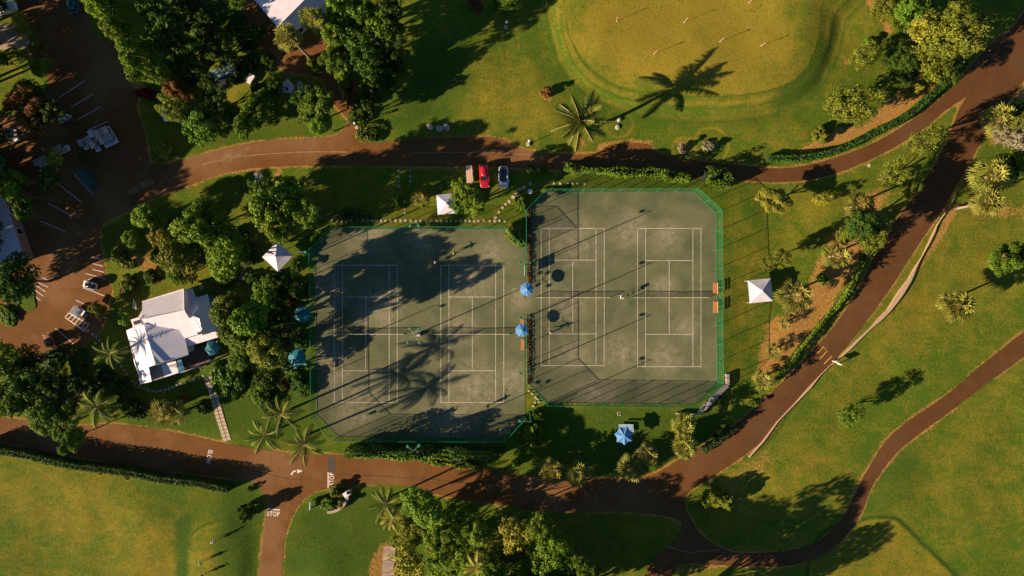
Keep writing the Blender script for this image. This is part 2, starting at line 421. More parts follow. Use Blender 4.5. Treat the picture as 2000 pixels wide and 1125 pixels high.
CARPARK = [(-80, 720), (-40, 676), (0, 664), (60, 700), (140, 692), (176, 662), (200, 640), (206, 612), (213, 585), (219, 566), (212, 548), (206, 530), (200, 500), (196, 470), (200, 440), (246, 411),
           (270, 370), (292, 330), (288, 290), (284, 262), (272, 225), (266, 205), (270, 190), (250, 150), (246, 100), (190, 70), (176, 30), (168, -30), (60, -30), (30, 30), (75, 60), (60, 110),
           (95, 160), (70, 200), (20, 230), (-80, 240)]
road_n = smooth_path(ROAD_N); road_e = smooth_path(ROAD_E); carp = smooth_path(CARPARK)
C1 = [(645, 443), (985, 443), (1026, 487), (1026, 820), (985, 864), (650, 862), (607, 818), (603, 487)]
C2 = [(1068, 369), (1365, 368), (1411, 411), (1413, 750), (1366, 797), (1070, 793), (1029, 750), (1028, 410)]
FENCE_H = 3.7
def base_of(poly, h): return [(p[0], p[1]) for p in (P(x, y, h) for x, y in poly)]
c1w, c2w = base_of(C1, FENCE_H), base_of(C2, FENCE_H)
rnw, rew, cpw = to_world(road_n), to_world(road_e), to_world(carp)
def jitter(poly, a=.07, seed=1):
    r = random.Random(seed); return [(x + r.uniform(-a, a), y + r.uniform(-a, a)) for x, y in poly]

# zone masks on the ground: (points in photo px, softness m, strength)
DIRT = [([(1478, 690), (1500, 625), (1545, 600), (1590, 520), (1640, 430), (1690, 372), (1735, 372), (1720, 430), (1680, 510), (1640, 580), (1590, 650), (1530, 730), (1480, 745)], 1.6, .85),
        ([(1690, 0), (1712, 40), (1732, 72), (1745, 60), (1722, 20), (1712, -10)], .8, .9),
        ([(1600, 262), (1680, 240), (1742, 190), (1800, 140), (1850, 145), (1800, 205), (1740, 245), (1660, 285), (1560, 300)], 1.0, .85),
        ([(1882, 200), (1950, 105), (1965, 100), (1890, 215)], .6, .9), ([(1962, 210), (2010, 150), (2010, 235), (1975, 260), (1940, 290), (1925, 285)], 1.2, .8),
        ([(1860, 395), (1835, 450), (1790, 520), (1740, 590), (1755, 590), (1805, 520), (1850, 450), (1872, 400)], .7, .8),
        ([(1880, 405), (2010, 400), (2010, 425), (1940, 425), (1890, 418)], 1.2, .6),
        ([(1400, 930), (1450, 900), (1500, 870), (1520, 900), (1480, 960), (1460, 1000), (1420, 1000), (1400, 960)], 2.5, .42),
        ([(225, 470), (290, 490), (330, 470), (300, 440), (345, 455), (310, 530), (240, 520), (215, 500)], 1.5, .75),
        ([(255, 255), (278, 235), (285, 268), (292, 300), (312, 322), (296, 324)], .6, .9),
        ([(225, 150), (258, 130), (285, 165), (290, 190), (262, 205), (240, 190)], .9, .8),
        ([(540, 330), (556, 325), (550, 345), (540, 360), (528, 360)], .6, .9), ([(1030, 405), (1035, 480), (1035, 760), (1028, 760), (1026, 480)], .4, .9),
        ([(1160, 290), (1200, 275), (1270, 276), (1292, 300), (1260, 310), (1180, 305)], .7, .9),
        ([(1055, 170), (1080, 175), (1075, 197), (1058, 195)], .8, .9), ([(1322, 275), (1345, 280), (1345, 305), (1320, 300)], .8, .9), ([(1372, 272), (1405, 278), (1400, 296), (1374, 296)], .8, .9),
        ([(908, 0), (945, 0), (944, 15), (915, 16)], .7, .9), ([(1120, 255), (1142, 255), (1145, 285), (1118, 285)], .9, .85),
        ([(1645, 110), (1668, 115), (1665, 130), (1648, 128)], .6, .6), ([(1300, 1075), (1270, 1105), (1290, 1130), (1330, 1105), (1400, 1102), (1350, 1125), (1260, 1125)], 1.2, .6),
        ([(1835, 590), (1850, 585), (1852, 612), (1838, 612)], .8, .8), ([(1940, 500), (1956, 505), (1955, 520), (1940, 518)], .8, .7),
        ([(120, 1020), (110, 1035), (122, 1060)], .8, .5), ([(1180, 905), (1035, 905), (1090, 935), (1180, 935)], 1, .35),
        ([(1320, 960), (1325, 980), (1310, 1000)], 1, .4), ([(1600, 640), (1480, 740), (1470, 760), (1500, 760), (1600, 660)], .8, .4),
        ([(728, 1072), (745, 1058), (775, 1062), (785, 1100), (780, 1140), (722, 1140)], .9, .75), ([(1170, 590), (1400, 590), (1400, 760), (1170, 760)], 1, 0)]
DRY_LIT = [([(1150, 20), (1240, 0), (1480, -20), (1530, 60), (1500, 130), (1400, 165), (1280, 160), (1180, 120), (1140, 70)], 3.0, .62),
       ([(1400, 940), (1470, 890), (1600, 880), (1660, 840), (1700, 860), (1560, 980), (1480, 1030), (1400, 1040)], 4, .30),
       ([(1780, 400), (2010, 440), (2010, 560), (1860, 640), (1700, 720), (1660, 820), (1640, 760), (1720, 620)], 4, .26),
       ([(60, 900), (240, 930), (300, 1000), (230, 1070), (60, 1040), (-20, 960)], 4, .35), ([(1000, 130), (1060, 150), (1110, 210), (1180, 260), (1020, 260), (900, 260), (860, 200), (920, 120)], 4, .30),
       ([(1420, 400), (1500, 480), (1470, 640), (1440, 720), (1418, 560)], 2.5, .22), ([(1500, 380), (1620, 360), (1650, 390), (1560, 500), (1500, 440)], 3, .22),
       ([(262, 1035), (335, 1030), (345, 1140), (262, 1140)], 2.5, .42), ([(1690, 1010), (1745, 1020), (1860, 1130), (1700, 1130), (1690, 1060)], 2.5, .18),  # first strip paints the brightness of a sun-facing slope as dry grass
       ([(250, 460), (420, 450), (400, 560), (250, 560)], 3, .3), ([(1780, 800), (2010, 760), (2010, 1130), (1820, 1000)], 6, .10), ([(1600, 0), (1690, 0), (1700, 80), (1640, 150), (1600, 210)], 3, .25)]
LUSH = [([(820, 90), (900, 60), (930, 160), (860, 240), (760, 250)], 4, .8), ([(420, 950), (510, 960), (505, 1130), (430, 1130)], 3, .8), ([(560, 1030), (620, 965), (760, 950), (740, 1125), (560, 1125)], 3, .75),
        ([(342, 1020), (372, 1000), (370, 1130), (345, 1130)], 1.2, .9), ([(1560, 130), (1600, 60), (1625, 100), (1590, 200), (1510, 220), (1500, 190)], 2, .8), ([(300, 1000), (400, 960), (400, 1020)], 4, .6),
        ([(1090, 340), (1420, 345), (1400, 368), (1070, 368)], .8, .7), ([(1030, 800), (1400, 800), (1420, 860), (1250, 930), (1030, 900)], 2, .75), ([(500, 300), (640, 300), (620, 270), (500, 280)], 1.5, .3),
        ([(1150, 200), (1500, 210), (1560, 180), (1560, 240), (1250, 250)], 2.5, .5), ([(240, 830), (430, 850), (600, 870), (620, 700), (400, 760), (300, 790)], 2, .7), ([(280, 230), (420, 290), (640, 262), (640, 230), (420, 200)], 2, .6),
        ([(1700, 880), (1830, 880), (1760, 1000), (1700, 1000)], 3, .5), ([(1690, 560), (1850, 395), (1852, 410), (1600, 740), (1500, 870), (1440, 905), (1430, 900)], .5, .75), ([(1840, 520), (1900, 560), (1830, 600)], 2.5, .5)]
GREEN = [(1118, -60), (1104, -10), (1108, 60), (1130, 110), (1175, 150), (1240, 178), (1340, 190), (1450, 186), (1520, 172), (1570, 135), (1592, 80), (1600, 20), (1602, -60)]
APRON = [(1098, -60), (1094, 20), (1104, 90), (1140, 145), (1200, 185), (1290, 208), (1400, 212), (1500, 200), (1570, 170), (1608, 110), (1625, 40), (1640, -60)]
FAIRWAY = [(1660, 1030), (1700, 1016), (1740, 1016), (1770, 1035), (1860, 1125), (1900, 1200), (1600, 1200), (1600, 1060)]
TEE = [(372, 1200), (366, 1080), (380, 1040), (420, 1020), (470, 1030), (500, 1200)]

fx = np.arange(-96, 96.01, .25); fy = np.arange(-56, 56.01, .25)
ox = np.array([-4000, -1500, -600, -300, -180, -130, -110.]); oy = np.array([-4000, -1500, -600, -300, -150, -90, -70.])
gx = np.concatenate([ox, fx, -ox[::-1]]); gy = np.concatenate([oy, fy, -oy[::-1]])
GX, GY = np.meshgrid(gx, gy)
# masks are worked out on a coarse grid and then interpolated
qx = np.arange(-96, 96.01, .5); qy = np.arange(-56, 56.01, .5); QX, QY = np.meshgrid(qx, qy)
wob = (vnoise(QX, QY, 2.2, 3) - .5) * 1.4 + (vnoise(QX, QY, .8, 4) - .5) * .7
d_road = np.minimum(np.minimum(sdist(QX, QY, rnw), sdist(QX, QY, rew)), sdist(QX, QY, cpw))
d_court = np.minimum(sdist(QX, QY, c1w), sdist(QX, QY, c2w))
def layer(zones):
    a = np.zeros(QX.shape)
    for pts, soft, k in zones:
        if k == 0: continue
        d = sdist(QX, QY, to_world(smooth_path(pts, step=20))) + wob * min(1.0, soft * .7)
        a = np.maximum(a, sstep(soft * .8, -soft, d) * k)
    return a
dirt, dry, lush = layer(DIRT), layer(DRY_LIT), layer(LUSH)
dirt = np.maximum(dirt, sstep(.75, .1, d_road + wob * .25) * .70 * sstep(0, .5, vnoise(QX, QY, 9, 8)))
dirt = np.maximum(dirt, sstep(.9, -.2, sdist(QX, QY, c2w) + wob * .3) * .45)
dg = sdist(QX, QY, to_world(smooth_path(GREEN, step=12))); da = sdist(QX, QY, to_world(smooth_path(APRON, step=12)))
df = sdist(QX, QY, to_world(smooth_path(FAIRWAY, step=12))); dt = sdist(QX, QY, to_world(smooth_path(TEE, step=12)))
dry = dry + .24
flat = sstep(.2, 3.5, np.minimum(d_road, d_court - .2))
rel = (vnoise(QX, QY, 17, 11) - .5) * .9 + (vnoise(QX, QY, 8, 12) - .5) * .42 + (vnoise(QX, QY, 3.1, 13) - .5) * .10
west = sstep(-70, 5, QX) ; outside = sstep(2, 8, np.minimum(d_court, d_road))
rel = rel * (.30 + .70 * outside)
rel = rel + sstep(4.5, -3.5, dg) * (.55 + .55 * sstep(20, 50, QX)) + sstep(1.6, -.5, da) * .30
rel = rel + sstep(3, -3, dt) * .4 + sstep(1.2, -.4, df) * .12
rel = (rel - rel.min() * .0) * flat
def interp(a, x, y, fill):
    u = np.clip((x + 96) / .5, 0, a.shape[1] - 1.001); v = np.clip((y + 56) / .5, 0, a.shape[0] - 1.001)
    i, j = u.astype(int), v.astype(int); fu, fv = u - i, v - j
    r = (a[j, i] * (1 - fu) + a[j, i + 1] * fu) * (1 - fv) + (a[j + 1, i] * (1 - fu) + a[j + 1, i + 1] * fu) * fv
    return np.where((abs(x) > 96) | (abs(y) > 56), fill, r)
GZ = interp(rel, GX, GY, 0.0)
GZ = GZ * sstep(96, 90, abs(GX)) * sstep(56, 50.2, abs(GY))
def gz(x, y):
    u, v = np.array([float(x)]), np.array([float(y)])
    return float((interp(rel, u, v, 0) * sstep(96, 90, abs(u)) * sstep(56, 50.2, abs(v)))[0])
def GP(px, py):
    p = P(px, py); z = gz(p.x, p.y); p.z = z; return p

nx, ny = len(gx), len(gy)
me = bpy.data.meshes.new('ground'); me.vertices.add(nx * ny)
me.vertices.foreach_set('co', np.stack([GX, GY, GZ], -1).astype(np.float32).ravel())
ii, jj = np.meshgrid(np.arange(nx - 1), np.arange(ny - 1)); b0 = (jj * nx + ii).ravel()
quads = np.stack([b0, b0 + 1, b0 + nx + 1, b0 + nx], -1).astype(np.int32); nq = len(quads)
me.loops.add(nq * 4); me.polygons.add(nq)
me.loops.foreach_set('vertex_index', quads.ravel()); me.polygons.foreach_set('loop_start', np.arange(0, nq * 4, 4, dtype=np.int32))
me.polygons.foreach_set('loop_total', np.full(nq, 4, np.int32)); me.polygons.foreach_set('use_smooth', np.ones(nq, bool))
me.update(); me.validate()
ca = me.color_attributes.new('zone', 'FLOAT_COLOR', 'POINT')
zc = np.ones((ny, nx, 4), np.float32)
fd, fl, fr = interp(dirt, GX, GY, 0.0), interp(lush, GX, GY, .2), interp(dry, GX, GY, .30)
def fine(poly, x0, y0):
    d = np.full(GX.shape, 99.); m = (GX > x0) & (GY > y0) & (abs(GX) < 100) & (abs(GY) < 60) if y0 > 0 else (GX > x0) & (abs(GX) < 100) & (GY < 15) & (GY > -60)
    d[m] = sdist(GX[m], GY[m], to_world(smooth_path(poly, step=6))); return d + (vnoise(GX, GY, 1.1, 21) - .5) * .22 + (vnoise(GX, GY, 6, 22) - .5) * .5
fg, fa, ff = fine(GREEN, 5, 25), fine(APRON, 5, 25), fine(FAIRWAY, 45, -60)
ft = np.full(GX.shape, 99.); m_ = (GX < -40) & (GY < -30) & (GX > -100) & (GY > -60); ft[m_] = sdist(GX[m_], GY[m_], to_world(smooth_path(TEE, step=6)))
inner = sstep(.15, -.15, fg); fr = fr + inner * .36; fl = fl * (1 - inner * .8)
def ring(a, d, c, w, k): return np.maximum(a, np.exp(-((d - c) / w) ** 2) * k)
rk = .35 + .65 * vnoise(GX, GY, 4.5, 31); fl = ring(fl, fg, 0, .22, 1.15 * rk); fl = ring(fl, fa, .05, .24, 1.1 * rk); fr = ring(fr, fa, -.8, .45, .75); fr = ring(fr, fg, 1.1, .5, .62); fr = ring(fr, fa, 1.6, .5, .6); fl = ring(fl, fa, 2.3, .4, .55)
for k_ in range(1, 5): fr = ring(fr, fg, -.6 - .9 * k_, .22, .40)
fl = ring(fl, ff, .35, .40, 1.0); fr = fr + sstep(.2, -.2, ff) * .28; fl = fl * (1 - sstep(.2, -.2, ff) * .7); fl = ring(fl, ft, .1, .25, .9); fr = fr + sstep(.2, -.2, ft) * .10
for cx_, cy_, r_, k_ in ((1461, 4, 23, 0), (1388, 284, 34, 1), (1209, 241, 27, 1), (1335, 290, 22, 1), (1034, 280, 16, 1)):
    w_ = P(cx_, cy_); dc = np.hypot(GX - w_.x, GY - w_.y) - r_ / PPM
    if k_: fr = ring(fr, dc, 0, .35, .75)
    else: fl = ring(fl, dc, 0, .14, .6)
zc[..., 0] = fd; zc[..., 1] = fl; zc[..., 2] = fr
ca.data.foreach_set('color', zc.ravel())
tag(link('ground', me, M['ground']), kind='structure', label='mown green and straw coloured grass lawns')

def sheet(name, poly, z, m, kind='structure', parent=None, label=None):
    me = bpy.data.meshes.new(name); me.from_pydata([(x, y, z) for x, y in poly], [], [tuple(range(len(poly)))])
    bm = bmesh.new(); bm.from_mesh(me); bmesh.ops.triangulate(bm, faces=bm.faces)
    for f in bm.faces:
        if f.normal.z < 0: f.normal_flip()
    bm.to_mesh(me); bm.free()
    o = link(name, me, m, parent)
    if parent is None: tag(o, label, kind=kind)
    return o
def stroke(pts, w):
    """outline of a line pts (world) of width w"""
    L, R = [], []
    for i, p in enumerate(pts):
        a, b = Vector(pts[max(0, i - 1)]), Vector(pts[min(len(pts) - 1, i + 1)])
        d = (b - a).normalized(); n = Vector((-d.y, d.x)) * w / 2; p = Vector(p)
        L.append(tuple(p + n)); R.append(tuple(p - n))
    return L + R[::-1]
r1 = sheet('road', jitter(rnw, .06, 1), .020, M['asphalt'], label='brown asphalt lane along the north of the tennis courts')
r2 = sheet('road', jitter(rew, .06, 2), .028, M['asphalt'], label='brown asphalt road round the east and south of the courts')
r3 = sheet('car_park', jitter(cpw, .06, 3), .012, M['asphalt'], label='asphalt car park in deep tree shade')
court1 = sheet('court_surface', c1w, .036, M['court'], label='worn green clay of the western pair of tennis courts')
court2 = sheet('court_surface', c2w, .036, M['court'], label='worn green clay of the eastern pair of tennis courts')
ctr = sheet('court_surface', to_world([(1020, 584), (1042, 584), (1042, 612), (1020, 612)]), .040, M['court'], label='clay passage joining the two court enclosures')

def bar(a, b, w=.12): return stroke([tuple(P(*a).xy), tuple(P(*b).xy)], w)
def lines_mesh(name, bars, z, m, parent):
    vs, fs = [], []
    for poly in bars:
        k = len(vs); vs += [(x, y, z) for x, y in poly]; fs.append(tuple(range(k, k + len(poly))))
    me = bpy.data.meshes.new(name); me.from_pydata(vs, [], fs)
    bm = bmesh.new(); bm.from_mesh(me)
    for f in bm.faces:
        if f.normal.z < 0: f.normal_flip()
    bm.to_mesh(me); bm.free(); return link(name, me, m, parent)

def court_lines(x0, x1, y0, y1, parent, k):
    xs, ym = 15.8, (y0 + y1) / 2; sv = 72; w = .095; hw = w * PPM / 2
    segs = [((x0 - hw, y0), (x1 + hw, y0)), ((x0 - hw, y1), (x1 + hw, y1)), ((x0, y0), (x0, y1)), ((x1, y0), (x1, y1)),
            ((x0 + xs, y0), (x0 + xs, y1)), ((x1 - xs, y0), (x1 - xs, y1)), ((x0 + xs, ym - sv), (x1 - xs, ym - sv)), ((x0 + xs, ym + sv), (x1 - xs, ym + sv)),
            (((x0 + x1) / 2, ym - sv), ((x0 + x1) / 2, ym + sv))]
    z = .044
    for i, (a, b) in enumerate(segs):
        lines_mesh('court_line', [bar(a, b, w)], z + (.003 if a[0] == b[0] else 0), M['courtline'], parent)
court_lines(653, 776, 518, 786, court1, 0); court_lines(861, 984, 518, 786, court1, 1)
court_lines(1057, 1180, 446, 714, court2, 2); court_lines(1245, 1369, 446, 716, court2, 3)

# parking bay lines, hatching, words and arrows painted on the roads
PL = [((117, 190), (165, 158)), ((138, 210), (181, 184)), ((153, 233), (196, 209)), ((172, 254), (211, 237)), ((146, 341), (181, 379)), ((118, 363), (159, 395)), ((94, 397), (141, 422)), ((78, 431), (127, 452)),
      ((177, 501), (200, 507)), ((179, 514), (201, 520)), ((181, 526), (204, 532)), ((167, 534), (207, 545)), ((163, 562), (204, 578)), ((163, 551), (180, 543)), ((148, 586), (173, 598)), ((83, 542), (99, 550)),
      ((75, 552), (94, 561)), ((71, 558), (89, 570)), ((66, 565), (84, 578)), ((62, 573), (79, 587)), ((108, 641), (144, 672))]
for a, b in PL: lines_mesh('parking_line', [bar(a, b, .13)], .022, M['park'], r3)
hz = [bar((127, 620), (167, 648), .14), bar((134, 611), (173, 634), .14), bar((127, 620), (134, 611), .14)]
for t in (.14, .30, .46, .62, .78, .94):
    hz.append(bar((127 + 40 * t, 620 + 28 * t), (134 + 39 * t + 4, 611 + 23 * t - 1), .13))
for i, q in enumerate(hz): lines_mesh('hatched_marking', [q], .022 + .002 * (i > 2), M['line'], r3)
for a, b in (((1584, 686), (1599, 670)), ((1592, 694), (1608, 678)), ((1600, 702), (1615, 686)), ((1609, 711), (1625, 695)), ((1576, 678), (1591, 663)), ((1569, 694), (1578, 686)), ((1607, 676), (1616, 687))):
    lines_mesh('yellow_road_bar', [bar(a, b, .16 if a[0] < 1607 or a[0] > 1608 else .08)], .036, M['yellow_paint'], r2)
for a, b in (((641, 922), (641, 953)), ((522, 994), (547, 996))): lines_mesh('stop_line', [bar(a, b, .2)], .036, M['line'], r2)
def word(name, s, px, py, ang, h, wx):
    c = bpy.data.curves.new(name, 'FONT'); c.body = s; c.size = h * 1.38; c.align_x = 'CENTER'; c.align_y = 'CENTER'; c.offset = .022; c.space_character = 1.12
    c.materials.append(M['line']); o = bpy.data.objects.new(name, c); COL.objects.link(o); o.parent = r2
    p = P(px, py, 0); o.location = (p.x, p.y, .037); o.rotation_euler = (0, 0, math.radians(ang)); o.scale = (wx, 1, 1)
word('stop_lettering', 'STOP', 648.5, 935.5, 90, .82, .74); word('stop_lettering', 'STOP', 534, 1004, -3, .82, .74); word('slow_lettering', 'SLOW', 408.5, 892, -103, .80, .74)
arc = [tuple(P(569.5 + 9 * (1 - math.cos(t)), 928 - 8.5 * math.sin(t)).xy) for t in np.linspace(0, 1.5, 8)]
lines_mesh('turn_arrow', [stroke(arc, .24), [tuple(P(*q).xy) for q in ((580, 916.5), (591.5, 919.5), (581, 924.5))]], .036, M['line'], r2)
# repaired trench strip and patches in the asphalt
lines_mesh('road_patch', [stroke([tuple(P(648, 892).xy), tuple(P(648, 922).xy)], 1.2)], .033, simple('grey_patch', (.07, .06, .045), .95, .3, 3, coords='g'), r2)
worn = simple('worn_seam', (.36, .21, .11), .95, .35, 2, coords='g'); worn2 = simple('worn_patch', (.235, .125, .052), .95, .45, .9, coords='g'); darkseam = simple('tar_seam', (.060, .034, .016), .95, .3, 2, coords='g')
for pts, w_, m_, par, z_ in (([(395, 322), (450, 309), (520, 301), (600, 297), (680, 297)], .12, worn, r1, .0245), ([(800, 299), (880, 298), (960, 298), (1040, 303)], .10, worn, r1, .0245), ([(322, 352), (345, 358), (372, 369)], .10, worn, r1, .0245),
                        ([(440, 905), (520, 925), (588, 935), (588, 890)], .10, darkseam, r2, .033), ([(588, 935), (588, 985)], .09, darkseam, r2, .034), ([(660, 925), (740, 930), (830, 935), (930, 945)], .10, darkseam, r2, .033),
                        ([(1290, 1062), (1340, 1078), (1372, 1076), (1410, 1073)], .12, worn, r2, .034), ([(1400, 910), (1480, 850), (1560, 765), (1640, 660)], .10, darkseam, r2, .033), ([(60, 835), (180, 855), (320, 880), (400, 893)], .10, darkseam, r2, .033)):
    lines_mesh('road_seam', [jitter(stroke([tuple(P(*q).xy) for q in smooth_path(pts, False, 6)], w_), .03, len(pts))], z_, m_, par)
for i, (pts, z_) in enumerate((([(432, 300), (452, 292), (470, 296), (474, 306), (458, 309), (450, 318), (434, 318)], .0255), ([(482, 288), (490, 287), (488, 293), (482, 294)], .0255), ([(250, 372), (285, 352), (300, 356), (272, 372), (252, 381)], .0255))):
    lines_mesh('road_patch', [jitter(to_world(smooth_path(pts, step=4)), .12, i)], z_, worn2, r1)
lines_mesh('road_patch', [jitter(stroke([tuple(P(*q).xy) for q in smooth_path(pp, False, 4)], .09), .03, 3) for pp in ([(737, 1094), (748, 1097), (757, 1093), (772, 1098)], [(736, 1116), (750, 1119), (771, 1115)])], .036, darkseam, r2)
# concrete and gravel strips
sheet('path', jitter(to_world(smooth_path([(744, 1075), (756, 1066), (770, 1070), (772, 1090), (768, 1112), (772, 1140), (734, 1140), (740, 1110)])), .05, 4), .03, M['sand'], label='pale cracked concrete cart path beside the bottom trees')
sheet('patio', to_world([(-30, 44), (30, 50), (52, 62), (60, 88), (48, 100), (38, 92), (20, 96), (-30, 98)]), .05, M['sand'], label='pale paved yard at the left edge')
sheet('patio', to_world([(370, 15), (400, 8), (410, 45), (395, 62), (372, 50)]), .03, M['sand'], label='pale stony clearing among the trees')
sheet('patio', to_world([(345, 690), (427, 664), (412, 702), (400, 716), (352, 726)]), .14, M['deck'], label='brown deck beside the club house')
for pts, lab in (([(-20, 594), (6, 597), (26, 610), (33, 628), (24, 638), (6, 628), (-20, 616)], 'rounded grass island at the car park entrance'),
                 ([(-20, 540), (30, 545), (62, 560), (68, 585), (70, 600), (54, 608), (38, 602), (28, 588), (-20, 575)], 'grass island under the large shade tree')):
    mb = MB().prism(to_world(smooth_path(pts, step=4)), -.05, .13); tag(mb.build('grass_island', M['ground']), lab, kind='structure')
# ------------------------------------------------------------------ leaves
def leaf_mesh(name, C, Nn, size, mat, tint=None, aspect=.6, seed=0):
    """C centres, Nn normals (N,3), size (N,): folded leaf-spray diamonds"""
    r = np.random.default_rng(seed); n = len(C)
    Nn = Nn / np.linalg.norm(Nn, axis=1, keepdims=True)
    t = r.normal(size=(n, 3)); t -= (t * Nn).sum(1, keepdims=True) * Nn; t /= np.linalg.norm(t, axis=1, keepdims=True)
    u = np.cross(Nn, t); s = size[:, None]
    V = np.stack([C - t * s, C + u * s * aspect + Nn * s * .18, C + t * s, C - u * s * aspect + Nn * s * .18], 1).reshape(-1, 3)
    me = bpy.data.meshes.new(name); me.vertices.add(4 * n); me.vertices.foreach_set('co', V.astype(np.float32).ravel())
    me.loops.add(4 * n); me.polygons.add(n)
    me.loops.foreach_set('vertex_index', np.arange(4 * n, dtype=np.int32))
    me.polygons.foreach_set('loop_start', np.arange(0, 4 * n, 4, dtype=np.int32)); me.polygons.foreach_set('loop_total', np.full(n, 4, np.int32))
    me.update()
    a = me.attributes.new('tint', 'FLOAT', 'POINT')
    tt = r.random(n) if tint is None else np.clip(tint + r.normal(0, .18, n), 0, 1)
    a.data.foreach_set('value', np.repeat(tt, 4).astype(np.float32))
    me.materials.append(mat); return me

def sph(r, n):
    v = r.normal(size=(n, 3)); return v / np.linalg.norm(v, axis=1, keepdims=True)

def crown_mesh(name, seed, n_clump, leaves, leaf, clump_r=(.15, .27), lobes=.35, mat=None, spiky=0.0, zlow=-.45, inner=.25):
    r = np.random.default_rng(seed)
    ld = sph(r, 9); lw = r.random(9) * lobes
    cs = []
    k = 0
    while len(cs) < n_clump and k < 6000:
        k += 1
        d = sph(r, 1)[0]
        if d[2] < zlow: continue
        rad = 1 - lobes * .5 + (np.maximum(0, ld @ d) ** 4 * lw).sum() * .9
        rad *= (r.random() ** inner) * .86
        c = d * rad; cr = r.uniform(*clump_r)
        if any(np.linalg.norm(c - q[0]) < (cr + q[1]) * .42 for q in cs[-80:]): continue
        cs.append((c, cr, r.random()))
    C, Nn, T = [], [], []
    for c, cr, tn in cs:
        m = int(leaves * (cr / .2) ** 2); d = sph(r, m); d[:, 2] = np.where(d[:, 2] < -.2, -d[:, 2], d[:, 2])
        rr = cr * (.45 + .6 * r.random((m, 1)) ** .6)
        if spiky: rr = rr * (1 + spiky * (r.random((m, 1)) ** 3) * 2)
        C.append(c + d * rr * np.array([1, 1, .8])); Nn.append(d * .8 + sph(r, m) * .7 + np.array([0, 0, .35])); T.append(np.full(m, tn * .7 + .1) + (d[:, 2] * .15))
    C, Nn, T = np.concatenate(C), np.concatenate(Nn), np.concatenate(T)
    return leaf_mesh(name, C, Nn, leaf * r.uniform(.6, 1.25, len(C)), mat, T, seed=seed)

CR = {}
CR['broad'] = [crown_mesh('crown', 10 + i, 84, 84, .050, (.11, .30), lobes=.8, mat=M['leaf']) for i in range(4)]
CR['lobed'] = [crown_mesh('crown', 30 + i, 58, 120, .052, (.17, .29), .8, mat=M['leaf']) for i in range(3)]
CR['open'] = [crown_mesh('crown', 50 + i, 60, 66, .054, (.13, .22), .9, mat=M['leaf'], inner=.5) for i in range(3)]
CR['spiky'] = [crown_mesh('crown', 70 + i, 60, 80, .052, (.13, .24), .6, mat=M['olive'], spiky=.5) for i in range(3)]
def cone_mesh(name, seed, mat):
    r = np.random.default_rng(seed); C, Nn, T = [], [], []
    for k in range(90):
        z = -.95 + 1.9 * (k / 90); rad = (.95 * (1 - z) / 2 + .05) * r.uniform(.55, 1.05); a = k * 2.399 + r.uniform(-.3, .3)
        m = 60; t = r.random((m, 1)); d = np.array([math.cos(a), math.sin(a), -.05]); w = sph(r, m) * np.array([.13, .13, .07]) * (1.1 - t * .6)
        C.append(np.array([0, 0, z]) + d * rad * t ** .6 + w); Nn.append(sph(r, m) * .6 + d * .5 + np.array([0, 0, .6])); T.append(np.full(m, r.random() * .6) + t[:, 0] * .3)
    C, Nn, T = np.concatenate(C), np.concatenate(Nn), np.concatenate(T)
    return leaf_mesh(name, C, Nn, .06 * r.uniform(.6, 1.2, len(C)), mat, T, seed=seed)
CR['cone'] = [cone_mesh('crown', 150 + i, M['leaf']) for i in range(2)]
CR['bush'] = [crown_mesh('leaves', 90 + i, 30, 60, .085, (.2, .34), .5, mat=M['leaf'], zlow=-.1) for i in range(4)]
CR['tuft'] = [crown_mesh('leaves', 110 + i, 14, 45, .13, (.22, .4), .4, mat=M['leaf'], zlow=0.) for i in range(3)]

def trunk_mesh(seed, limbs=6):
    r = random.Random(seed); mb = MB()
    mb.tube([(0, 0, -.03), (.02, .01, .15), (r.uniform(-.05, .05), r.uniform(-.05, .05), .45), (0, 0, .72)], [.075, .055, .045, .03], 8)
    for k in range(limbs):
        a = k * 6.283 / limbs + r.uniform(-.4, .4); z0 = r.uniform(.3, .6); q = r.uniform(.45, .72)
        mb.tube([(0, 0, z0), (math.cos(a) * q * .4, math.sin(a) * q * .4, z0 + .14), (math.cos(a) * q, math.sin(a) * q, z0 + .30)], [.035, .024, .008], 5)
        b = a + r.choice((-.6, .6)); mb.tube([(math.cos(a) * q * .4, math.sin(a) * q * .4, z0 + .14), (math.cos(b) * q * .8, math.sin(b) * q * .8, z0 + .34)], [.02, .006], 5)
    return mb.mesh('trunk', M['bark'], True)
TR = [trunk_mesh(i) for i in range(4)]

